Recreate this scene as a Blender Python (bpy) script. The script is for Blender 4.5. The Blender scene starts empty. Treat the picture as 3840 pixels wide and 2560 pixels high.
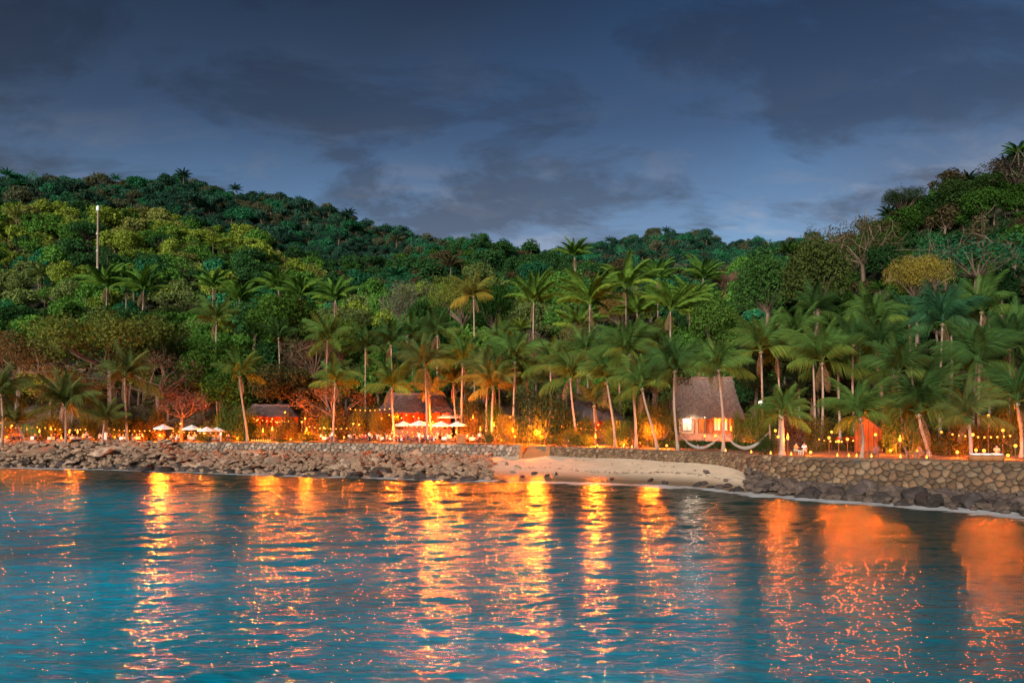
import bpy, bmesh, math, random
import numpy as np
from mathutils import Vector, Matrix, Euler

# ------------------------------------------------------------------ camera, sky, sun, exposure
CAM_H, FPX, HOR, CX = 7.2, 3014.0, 1560.0, 1920.0      # eye height; focal, horizon and centre in photo pixels
sc = bpy.context.scene
cam_d = bpy.data.cameras.new('camera'); cam = bpy.data.objects.new('camera', cam_d)
sc.collection.objects.link(cam); sc.camera = cam
cam.location = (0, 0, CAM_H); cam.rotation_euler = (math.pi/2, 0, 0)
cam_d.sensor_width = 36; cam_d.lens = 36*FPX/3840; cam_d.shift_y = (HOR-1280)/3840
cam_d.clip_start = 0.5; cam_d.clip_end = 6000
SUN_EL, SUN_AZ = math.radians(20), math.radians(206)    # low dusk light from behind the camera, to its left
world = bpy.data.worlds.new('World'); sc.world = world; world.use_nodes = True
SKY_STRENGTH, SUN_STRENGTH, EXPOSURE = 0.034, 2.6, 1.1
sun_d = bpy.data.lights.new('sun', 'SUN'); sun = bpy.data.objects.new('sun', sun_d); sc.collection.objects.link(sun)
sun_d.energy = SUN_STRENGTH; sun_d.angle = math.radians(24); sun_d.color = (1.0, 0.93, 0.84)
sdir = Vector((math.sin(SUN_AZ)*math.cos(SUN_EL), math.cos(SUN_AZ)*math.cos(SUN_EL), math.sin(SUN_EL)))
sun.rotation_euler = sdir.to_track_quat('Z', 'Y').to_euler(); sun.location = (0, -40, 60)
vs = sc.view_settings
vs.view_transform = 'Standard'; vs.look = 'None'; vs.exposure = EXPOSURE; vs.gamma = 1; vs.use_curve_mapping = False
sc.cycles.use_denoising = True; sc.cycles.sample_clamp_indirect = 4; sc.cycles.max_bounces = 5
sc.cycles.diffuse_bounces = 2; sc.cycles.glossy_bounces = 2; sc.cycles.transparent_max_bounces = 6
sc.cycles.caustics_reflective = False; sc.cycles.caustics_refractive = False; sc.cycles.use_light_tree = True

def N(nt, kind, **kw):
    n = nt.nodes.new(kind)
    for k, v in kw.items():
        if k in n.inputs: n.inputs[k].default_value = v
        else: setattr(n, k, v)
    return n
def math_node(nt, op, a, b=None, clamp=False):
    n = nt.nodes.new('ShaderNodeMath'); n.operation = op; n.use_clamp = clamp
    for i, v in enumerate((a, b)):
        if v is None: continue
        if isinstance(v, (int, float)): n.inputs[i].default_value = v
        else: nt.links.new(v, n.inputs[i])
    return n.outputs[0]
def ramp(nt, fac, stops):
    n = nt.nodes.new('ShaderNodeValToRGB'); cr = n.color_ramp
    while len(cr.elements) < len(stops): cr.elements.new(0.5)
    for e, (p, c) in zip(cr.elements, stops):
        e.position = p; e.color = (*c, 1) if len(c) == 3 else c
    nt.links.new(fac, n.inputs[0]); return n.outputs[0]
def mix(nt, fac, a, b, mode='MIX'):
    n = nt.nodes.new('ShaderNodeMix'); n.data_type = 'RGBA'; n.blend_type = mode; n.clamp_factor = True
    for i, v in ((0, fac), (6, a), (7, b)):
        if isinstance(v, (int, float)): n.inputs[i].default_value = v
        elif isinstance(v, tuple): n.inputs[i].default_value = (*v[:3], 1)
        else: nt.links.new(v, n.inputs[i])
    return n.outputs[2]

def build_sky():
    nt = world.node_tree; nt.nodes.clear(); L = nt.links
    out = N(nt, 'ShaderNodeOutputWorld'); bg = N(nt, 'ShaderNodeBackground', Strength=SKY_STRENGTH)
    sky = N(nt, 'ShaderNodeTexSky'); sky.sky_type = 'NISHITA'; sky.sun_disc = False
    sky.sun_elevation = SUN_EL; sky.sun_rotation = SUN_AZ; sky.air_density = 1.6; sky.dust_density = 0.6; sky.ozone_density = 2.5
    tc = N(nt, 'ShaderNodeTexCoord'); sep = N(nt, 'ShaderNodeSeparateXYZ'); L.new(tc.outputs['Generated'], sep.inputs[0])
    zz = math_node(nt, 'ADD', math_node(nt, 'MAXIMUM', sep.outputs[2], 0.0), 0.34)
    comb = N(nt, 'ShaderNodeCombineXYZ')
    L.new(math_node(nt, 'DIVIDE', sep.outputs[0], zz), comb.inputs[0]); L.new(math_node(nt, 'DIVIDE', sep.outputs[1], zz), comb.inputs[1])
    def cloud(scale, detail, rough, off, stretch=(1, 1, 1)):
        mp = N(nt, 'ShaderNodeMapping'); mp.inputs['Location'].default_value = off; mp.inputs['Scale'].default_value = stretch
        L.new(comb.outputs[0], mp.inputs[0])
        nz = N(nt, 'ShaderNodeTexNoise', Scale=scale, Detail=detail, Roughness=rough, Distortion=0.35); L.new(mp.outputs[0], nz.inputs['Vector'])
        return nz.outputs[0]
    big = ramp(nt, cloud(1.1, 6, 0.55, (3.3, 1.2, 0)), [(0.36, (0, 0, 0)), (0.64, (1, 1, 1))])              # wide thin deck
    low = ramp(nt, cloud(2.6, 11, 0.62, (8.9, 5.1, 0), (1, 1.7, 1)), [(0.47, (0, 0, 0)), (0.58, (1, 1, 1))])  # broken dark clouds
    gap = ramp(nt, cloud(4.2, 8, 0.6, (1.7, 9.4, 0), (1, 1.7, 1)), [(0.50, (0, 0, 0)), (0.64, (1, 1, 1))])       # paler torn gaps
    base = mix(nt, 1.0, sky.outputs[0], (0.56, 0.75, 1.14), 'MULTIPLY')
    grey = N(nt, 'ShaderNodeRGBToBW'); L.new(base, grey.inputs[0])
    gcol = N(nt, 'ShaderNodeCombineColor'); [L.new(grey.outputs[0], gcol.inputs[i]) for i in range(3)]
    deck = mix(nt, 1.0, gcol.outputs[0], (0.50, 0.70, 1.12), 'MULTIPLY')
    dark = mix(nt, 1.0, gcol.outputs[0], (0.25, 0.30, 0.44), 'MULTIPLY')
    pale = mix(nt, 1.0, gcol.outputs[0], (1.10, 1.22, 1.55), 'MULTIPLY')
    def low_only(v, hi):
        z_ = ramp(nt, sep.outputs[2], [(0.13, (1, 1, 1)), (0.36, (hi, hi, hi))]); w_ = N(nt, 'ShaderNodeRGBToBW'); L.new(mix(nt, 1.0, v, z_, 'MULTIPLY'), w_.inputs[0]); return w_.outputs[0]
    c = mix(nt, math_node(nt, 'ADD', math_node(nt, 'MULTIPLY', big, 0.65), 0.17), base, deck)
    c = mix(nt, math_node(nt, 'MULTIPLY', low_only(gap, .15), 0.85), c, pale)
    c = mix(nt, math_node(nt, 'MULTIPLY', low_only(low, .45), 0.85), c, dark)
    hz = ramp(nt, sep.outputs[2], [(0.0, (1.6, 1.5, 1.4)), (0.21, (1.28, 1.26, 1.22)), (0.33, (.58, .60, .63)), (0.48, (.28, .31, .34)), (1.0, (.28, .31, .34))])   # the deck thickens overhead
    c = mix(nt, 1.0, c, hz, 'MULTIPLY')
    L.new(c, bg.inputs[0]); L.new(bg.outputs[0], out.inputs[0])
build_sky()

# ------------------------------------------------------------------ helpers
COL = sc.collection
rng = np.random.default_rng(7); random.seed(7)
def PT(px, py, D):                       # a photo pixel at depth D
    return Vector(((px-CX)/FPX*D, D, CAM_H+(HOR-py)/FPX*D))
def WX(px, D): return (px-CX)/FPX*D
def tag(o, label=None, cat=None, group=None, kind=None):
    for k, v in (('label', label), ('category', cat), ('group', group), ('kind', kind)):
        if v: o[k] = v
    return o
def link(o, parent=None):
    COL.objects.link(o)
    if parent is not None: o.parent = parent
    return o
def empty(name, loc=(0, 0, 0), rz=0, **kw):
    o = bpy.data.objects.new(name, None); o.location = loc; o.rotation_euler = (0, 0, rz); o.empty_display_size = .2
    return tag(link(o), **kw)
def mesh_np(name, V, F, mats=(), smooth=False, mi=None):
    me = bpy.data.meshes.new(name); me.from_pydata([tuple(v) for v in V] if not isinstance(V, np.ndarray) else V.tolist(), [], F if not isinstance(F, np.ndarray) else F.tolist())
    for m in mats: me.materials.append(m)
    if mi is not None: me.polygons.foreach_set('material_index', mi)
    if smooth: me.polygons.foreach_set('use_smooth', [True]*len(me.polygons))
    me.update(); return me
def add(name, me, parent=None, loc=None, rot=None, scale=None, color=None, **kw):
    o = bpy.data.objects.new(name, me); link(o, parent)
    if loc is not None: o.location = loc
    if rot is not None: o.rotation_euler = rot
    if scale is not None: o.scale = scale if not isinstance(scale, (int, float)) else (scale,)*3
    if color is not None: o.color = (*color, 1)
    return tag(o, **kw)
class MB:
    def __init__(s): s.v = []; s.f = []; s.m = []
    def quadf(s, pts, m=0):
        n = len(s.v); s.v += [tuple(p) for p in pts]; s.f.append(tuple(range(n, n+len(pts)))); s.m.append(m)
    def box(s, c, d, rz=0, m=0, taper=1.0):
        n = len(s.v); cs, sn = math.cos(rz), math.sin(rz)
        for z in (-1, 1):
            t = taper if z > 0 else 1
            for x, y in ((-1, -1), (1, -1), (1, 1), (-1, 1)):
                a, b = x*d[0]/2*t, y*d[1]/2*t
                s.v.append((c[0]+a*cs-b*sn, c[1]+a*sn+b*cs, c[2]+z*d[2]/2))
        for f in ((0, 3, 2, 1), (4, 5, 6, 7), (0, 1, 5, 4), (1, 2, 6, 5), (2, 3, 7, 6), (3, 0, 4, 7)):
            s.f.append(tuple(n+i for i in f)); s.m.append(m)
        return s
    def tube(s, pts, rad, k=6, m=0, cap=True):
        pts = [Vector(p) for p in pts]; n0 = len(s.v)
        if not hasattr(rad, '__len__'): rad = [rad]*len(pts)
        up = Vector((0, 0, 1))
        for i, p in enumerate(pts):
            t = (pts[min(i+1, len(pts)-1)]-pts[max(i-1, 0)])
            t = t.normalized() if t.length > 1e-9 else up
            a = t.cross(up if abs(t.z) < .95 else Vector((1, 0, 0))).normalized(); b = t.cross(a)
            for j in range(k):
                w = 2*math.pi*j/k; s.v.append(tuple(p+(a*math.cos(w)+b*math.sin(w))*rad[i]))
        for i in range(len(pts)-1):
            for j in range(k):
                s.f.append((n0+i*k+j, n0+i*k+(j+1) % k, n0+(i+1)*k+(j+1) % k, n0+(i+1)*k+j)); s.m.append(m)
        if cap:
            s.f.append(tuple(n0+j for j in range(k))[::-1]); s.m.append(m)
            s.f.append(tuple(n0+(len(pts)-1)*k+j for j in range(k))); s.m.append(m)
        return s
    def lathe(s, prof, c=(0, 0, 0), k=10, m=0):
        n0 = len(s.v)
        for r, z in prof:
            for j in range(k):
                w = 2*math.pi*j/k; s.v.append((c[0]+r*math.cos(w), c[1]+r*math.sin(w), c[2]+z))
        for i in range(len(prof)-1):
            for j in range(k):
                s.f.append((n0+i*k+j, n0+i*k+(j+1) % k, n0+(i+1)*k+(j+1) % k, n0+(i+1)*k+j)); s.m.append(m)
        s.f.append(tuple(n0+j for j in range(k))[::-1]); s.m.append(m)
        s.f.append(tuple(n0+(len(prof)-1)*k+j for j in range(k))); s.m.append(m)
        return s
    def mesh(s, name, *mats, smooth=False): return mesh_np(name, s.v, s.f, mats, smooth, s.m)

# ------------------------------------------------------------------ materials
def new_mat(name):
    m = bpy.data.materials.new(name); m.use_nodes = True; nt = m.node_tree
    for n in list(nt.nodes): nt.nodes.remove(n)
    return m, nt, nt.nodes.new('ShaderNodeOutputMaterial')
def plain(name, col, rough=0.8, var=0.25, scale=3.0, bump=0.0, objcol=False, spec=0.3, metallic=0.0, bscale=None, detail=5):
    m, nt, out = new_mat(name); b = N(nt, 'ShaderNodeBsdfPrincipled', Roughness=rough, Metallic=metallic); b.inputs['Specular IOR Level'].default_value = spec
    tc = N(nt, 'ShaderNodeTexCoord'); nz = N(nt, 'ShaderNodeTexNoise', Scale=scale, Detail=detail, Roughness=0.6)
    nt.links.new(tc.outputs['Object'], nz.inputs['Vector'])
    base = col
    if objcol:
        oi = N(nt, 'ShaderNodeObjectInfo'); base = oi.outputs['Color']
    g = ramp(nt, nz.outputs[0], [(0.25, (1-var,)*3), (0.75, (1+var,)*3)])
    nt.links.new(mix(nt, 1.0, base, g, 'MULTIPLY'), b.inputs['Base Color'])
    if bump:
        bp = N(nt, 'ShaderNodeBump', Strength=bump, Distance=0.1); n2 = N(nt, 'ShaderNodeTexNoise', Scale=bscale or scale*3, Detail=6)
        nt.links.new(tc.outputs['Object'], n2.inputs['Vector']); nt.links.new(n2.outputs[0], bp.inputs['Height']); nt.links.new(bp.outputs[0], b.inputs['Normal'])
    nt.links.new(b.outputs[0], out.inputs[0]); return m
def leaf_mat(name, instancer=False, trans=0.3, lo=0.7, hi=1.35):
    m, nt, out = new_mat(name)
    if instancer: src = N(nt, 'ShaderNodeAttribute', attribute_type='INSTANCER', attribute_name='tint').outputs['Color']
    else: src = N(nt, 'ShaderNodeObjectInfo').outputs['Color']
    ge = N(nt, 'ShaderNodeNewGeometry'); r = ge.outputs['Random Per Island']
    col = mix(nt, 1.0, src, ramp(nt, r, [(0, (lo, lo, lo*.9)), (0.6, (1, 1, 1)), (1, (hi*1.05, hi, hi*.8))]), 'MULTIPLY')
    d = N(nt, 'ShaderNodeBsdfDiffuse'); t = N(nt, 'ShaderNodeBsdfTranslucent'); mx = N(nt, 'ShaderNodeMixShader', Fac=trans)
    nt.links.new(col, d.inputs[0]); nt.links.new(mix(nt, 1.0, col, (1.25, 1.15, 0.6), 'MULTIPLY'), t.inputs[0])
    nt.links.new(d.outputs[0], mx.inputs[1]); nt.links.new(t.outputs[0], mx.inputs[2]); nt.links.new(mx.outputs[0], out.inputs[0]); return m
def glow(name, col, strength):
    m, nt, out = new_mat(name); e = N(nt, 'ShaderNodeEmission', Strength=strength); e.inputs[0].default_value = (*col, 1)
    nt.links.new(e.outputs[0], out.inputs[0]); m.cycles.emission_sampling = 'NONE'; return m
M = {}
M['leaf'] = leaf_mat('leaf'); M['leaf_far'] = leaf_mat('leaf_far', True, 0.2)
M['frond'] = leaf_mat('frond', False, 0.2, 0.7, 1.3)
M['bark'] = plain('bark', (0.16, 0.11, 0.075), 0.9, 0.3, 4, 0.5)
M['palm_bark'] = plain('palm_bark', (0.30, 0.225, 0.165), 0.9, 0.3, 5, 0.6)
M['rock'] = plain('rock', (0.3, 0.25, 0.2), 0.85, 0.5, 1.3, 1.0, objcol=True, bscale=5, detail=8)
M['mortar'] = plain('mortar', (0.06, 0.05, 0.04), 0.95, 0.3, 2, 0.5)
M['thatch'] = plain('thatch', (0.19, 0.14, 0.115), 0.95, 0.6, 4, 1.0, bscale=14)
M['thatch_dark'] = plain('thatch_dark', (0.115, 0.09, 0.085), 0.95, 0.4, 6, 0.8, bscale=30)
M['wood'] = plain('wood', (0.16, 0.085, 0.04), 0.7, 0.3, 5, 0.3)
M['red_wood'] = plain('red_wood', (0.30, 0.06, 0.03), 0.7, 0.3, 4, 0.2)
M['plaster'] = plain('plaster', (0.42, 0.35, 0.27), 0.9, 0.15, 2, 0.2)
M['ochre'] = plain('ochre', (0.30, 0.12, 0.042), 0.9, 0.2, 1.2, 0.3)
M['white_cloth'] = plain('white_cloth', (0.72, 0.70, 0.66), 0.9, 0.08, 3)
M['rope'] = plain('rope', (0.33, 0.30, 0.25), 0.9, 0.15, 20)
M['metal'] = plain('metal', (0.08, 0.07, 0.06), 0.5, 0.2, 8)
M['glass_dark'] = plain('glass_dark', (0.05, 0.04, 0.03), 0.2, 0.2, 4)
M['cloth'] = plain('cloth', (1, 1, 1), 0.9, 0.12, 6, objcol=True)
M['skin'] = plain('skin', (0.45, 0.27, 0.18), 0.6, 0.08, 8)
M['hair'] = plain('hair', (0.03, 0.02, 0.015), 0.6, 0.2, 20)
M['flame'] = glow('flame', (1.0, 0.30, 0.03), 2.6)
M['candle'] = glow('candle', (1.0, 0.34, 0.045), 1.9)
M['white_glow'] = glow('white_glow', (1.0, 0.88, 0.65), 3.5)
# ------------------------------------------------------------------ terrain
WATER_PX = [-1600, -400, 0, 400, 900, 1350, 1800, 2200, 2600, 2780, 3000, 3300, 3600, 3840, 4400, 5200]
WATER_D = [118, 116, 114, 110, 101, 96, 91.5, 87.5, 82.5, 76, 71.5, 67, 62.5, 58.5, 52, 46]
WALL_PX = [-1600, -400, 0, 700, 1300, 1900, 2100, 2300, 2500, 2700, 2850, 3000, 3400, 3840, 4400, 5200]
WALL_D = [128, 125, 123, 121, 119.5, 112, 105, 98.5, 92, 87, 80.5, 75.5, 70.5, 65.5, 60, 55]
def waterD(px): return np.interp(px, WATER_PX, WATER_D)
def wallD(px): return np.interp(px, WALL_PX, WALL_D)
BASE_PX = [-1600, 620, 700, 1900, 2050, 2300, 2600, 2760, 2900, 3100, 5200]
BASE_Z = [3.15, 3.15, 1.9, 1.7, 2.0, 2.2, 2.25, 1.9, 1.1, 0.8, 0.8]
def baseZ(px): return np.interp(px, BASE_PX, BASE_Z)          # foot of the walls
GZ = 3.2
def topZ(px): return np.interp(px, [-1600, 0, 1900, 2700, 3000, 3840, 5200], [3.3, 3.25, 3.2, 3.2, 3.25, 3.35, 3.4])
# canopy height as seen over the hills: per column (depth, photo row of the canopy)
HILL = {
 -1600: [(130,1440),(160,1270),(200,1100),(250,960),(300,840),(360,800),(430,720),(520,640),(700,760)],
 0:    [(130,1440),(160,1260),(200,1100),(250,940),(300,815),(350,810),(430,670),(480,660),(700,800)],
 300:  [(130,1440),(160,1260),(200,1090),(250,930),(300,805),(350,810),(430,690),(500,668),(700,800)],
 620:  [(130,1440),(160,1250),(200,1080),(250,930),(300,810),(350,830),(430,720),(520,652),(700,780)],
 900:  [(130,1440),(160,1250),(200,1090),(250,960),(300,885),(350,910),(430,790),(520,710),(700,800)],
 1130: [(130,1440),(160,1260),(200,1120),(250,1050),(300,1000),(350,985),(430,850),(520,728),(700,820)],
 1270: [(130,1440),(160,1270),(200,1130),(250,1070),(300,1030),(350,1000),(430,880),(520,780),(700,850)],
 1420: [(130,1440),(160,1280),(200,1140),(250,1080),(300,1040),(350,1010),(430,930),(520,842),(700,900)],
 1620: [(130,1440),(160,1280),(200,1130),(250,1060),(300,990),(350,940),(430,905),(520,890),(700,950)],
 1800: [(130,1440),(160,1270),(200,1110),(250,1020),(300,925),(350,880),(430,930),(520,950),(700,960)],
 1980: [(130,1440),(160,1260),(200,1100),(250,1040),(300,975),(350,925),(430,950),(520,955),(700,960)],
 2110: [(130,1440),(160,1260),(200,1090),(250,1040),(300,1000),(350,960),(430,955),(520,950),(700,950)],
 2280: [(130,1440),(160,1260),(200,1090),(250,1050),(300,1020),(350,1000),(430,980),(520,950),(640,898),(760,930)],
 2480: [(130,1440),(160,1270),(200,1110),(250,1060),(300,1040),(350,1020),(430,990),(520,930),(640,866),(760,920)],
 2630: [(130,1440),(160,1270),(200,1110),(250,1060),(300,1040),(350,1020),(430,990),(520,930),(640,860),(760,920)],
 2720: [(130,1440),(160,1260),(200,1100),(250,1050),(300,1030),(350,1010),(430,985),(520,945),(640,905),(760,930)],
 2900: [(120,1440),(150,1280),(190,1100),(230,1020),(270,980),(330,990),(430,985),(520,945),(640,903),(760,930)],
 3030: [(110,1440),(140,1290),(180,1090),(220,980),(260,915),(320,950),(430,980),(520,945),(640,885),(760,930)],
 3200: [(102,1450),(130,1290),(165,1060),(200,910),(235,845),(280,880),(430,950),(760,960)],
 3400: [(95,1460),(118,1320),(145,1100),(175,900),(205,745),(230,722),(270,790),(760,1000)],
 3600: [(91,1460),(112,1300),(138,1060),(168,830),(198,670),(222,640),(260,700),(760,950)],
 3840: [(88,1460),(106,1290),(132,1030),(160,770),(190,590),(215,540),(260,610),(760,900)],
 4400: [(82,1460),(100,1270),(125,980),(152,700),(182,500),(208,440),(260,520),(760,800)],
 5200: [(78,1460),(96,1270),(120,980),(150,700),(180,500),(205,440),(260,520),(760,800)],
}
HC = sorted(HILL)
HD = np.concatenate([np.arange(70, 300, 5.0), np.arange(300, 770, 10.0)])
HT = np.array([np.interp(HD, [a for a, _ in HILL[c]], [b for _, b in HILL[c]]) for c in HC])
k5 = np.array([1, 2, 3, 2, 1])/9.0
HT = np.array([np.convolve(np.pad(r, 2, mode='edge'), k5, 'valid') for r in HT])
def canopy_row(px, D):
    px = np.asarray(px, float); D = np.asarray(D, float)
    i = np.clip(np.searchsorted(HC, px)-1, 0, len(HC)-2); t = np.clip((px-np.array(HC)[i])/(np.array(HC)[i+1]-np.array(HC)[i]), 0, 1); t = t*t*(3-2*t)
    j = np.clip(np.searchsorted(HD, D)-1, 0, len(HD)-2); u = np.clip((D-HD[j])/(HD[j+1]-HD[j]), 0, 1)
    a = HT[i, j]*(1-u)+HT[i, j+1]*u; b = HT[i+1, j]*(1-u)+HT[i+1, j+1]*u
    return a*(1-t)+b*t
TREE_H = 8.5
def hillZ(px, D): return CAM_H+(HOR-canopy_row(px, D))/FPX*D-TREE_H
def groundZ(px, D):
    px = np.asarray(px, float); D = np.asarray(D, float); w = wallD(px)
    flat = topZ(px)+np.clip(D-w-6, 0, 40)*0.035
    start = np.interp(px, [2700, 2900, 3200, 3840, 4400], [131, 120, 103, 89, 83])
    t = np.clip((D-start)/12, 0, 1); t = t*t*(3-2*t)
    return flat*(1-t)+np.maximum(hillZ(px, D), flat)*t
def GP(px, D): return Vector((WX(px, D), D, float(groundZ(px, D))))
def on_ground(px, py):                   # depth at which the terrace ground appears at this photo row
    D = np.arange(50, 135, .25); r = HOR-(groundZ(px, D)-CAM_H)/D*FPX
    return float(D[np.argmin(np.abs(r-py))])
def grid_mesh(name, P, mat, smooth=True):
    a, b = P.shape[:2]; V = P.reshape(-1, 3); idx = np.arange(a*b).reshape(a, b)
    F = np.stack([idx[:-1, :-1], idx[:-1, 1:], idx[1:, 1:], idx[1:, :-1]], -1).reshape(-1, 4)
    return mesh_np(name, V, F, [mat], smooth)
M['ground'] = plain('ground', (0.12, 0.082, 0.05), 0.95, 0.35, 0.5, 0.4, bscale=4)
M['hill_soil'] = plain('hill_soil', (0.045, 0.05, 0.025), 1.0, 0.4, 0.2, 0.4, bscale=1)
M['sand'] = plain('sand', (0.56, 0.43, 0.30), 0.95, 0.13, 0.7, 0.6, bscale=2.2)
pxs = np.concatenate([np.arange(-1600, -200, 100), np.arange(-200, 4100, 25), np.arange(4100, 5201, 100)])
# level ground behind the walls and the hills, one sheet each
ts = np.linspace(0, 1, 14); P = np.zeros((len(ts), len(pxs), 3))
endD = np.interp(pxs, [2700, 2900, 3200, 3840, 4400], [150, 136, 118, 104, 98])
for i, t in enumerate(ts):
    D = wallD(pxs)+0.35+(endD-wallD(pxs)-0.35)*t; P[i] = np.stack([WX(pxs, D), D, groundZ(pxs, D)], -1)
P = np.concatenate([P[:1]-np.array((0, 0, 2.2)), P])
add('ground', grid_mesh('ground', P, M['ground']), kind='structure', label='sandy level ground behind the sea walls')
hd = np.concatenate([[0], np.geomspace(4, 640, 80)]); P = np.zeros((len(hd), len(pxs), 3))
for i, t in enumerate(hd):
    D = endD-1.5+t; P[i] = np.stack([WX(pxs, D), D, groundZ(pxs, np.minimum(D, 765))-(0.03 if i else 0.3)], -1)
add('hillside', grid_mesh('hillside', P, M['hill_soil']), kind='structure', label='steep wooded hills behind the shore')
# beach and rocky slope in front of the walls
ts = np.linspace(-0.6, 1, 60); P = np.zeros((len(ts), len(pxs), 3)); rk = np.zeros((len(ts), len(pxs)))
beachy = np.clip((pxs-1730)/110, 0, 1)*np.clip((2860-pxs)/100, 0, 1)
for i, t in enumerate(ts):
    D = waterD(pxs)+(wallD(pxs)+0.6-waterD(pxs))*t
    z = np.where(t < 0, t*2.5, baseZ(pxs)*(np.clip(t, 0, 1)**0.85)) - (1-beachy)*0.35
    z = z + 0.05*np.sin(pxs*.021+t*9)*np.clip(t, 0, 1)
    z = z + (1-beachy)*rng.normal(size=len(pxs))*.22*(0 < t < .95)
    P[i] = np.stack([WX(pxs, D), D, z], -1)
bm_ = grid_mesh('beach', P, M['sand'])
at = bm_.attributes.new('rocky', 'FLOAT', 'POINT'); at.data.foreach_set('value', np.tile(1-beachy, len(ts)))
at = bm_.attributes.new('wet', 'FLOAT', 'POINT'); at.data.foreach_set('value', np.repeat(np.clip(1.25-(ts/0.28), 0, 1), len(pxs)))
add('beach', bm_, kind='structure', label='pale sand cove between the rocks')
def sand_tweak():
    m = M['sand']; nt = m.node_tree; b = [n for n in nt.nodes if n.type == 'BSDF_PRINCIPLED'][0]; src = b.inputs['Base Color'].links[0].from_socket
    r = N(nt, 'ShaderNodeAttribute', attribute_name='rocky').outputs['Fac']; w = N(nt, 'ShaderNodeAttribute', attribute_name='wet').outputs['Fac']
    c = mix(nt, w, src, (0.15, 0.10, 0.062)); c = mix(nt, r, c, (0.13, 0.095, 0.07)); nt.links.new(c, b.inputs['Base Color'])
    nt.links.new(math_node(nt, 'SUBTRACT', 0.95, math_node(nt, 'MULTIPLY', w, 0.6)), b.inputs['Roughness'])
sand_tweak()

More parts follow.
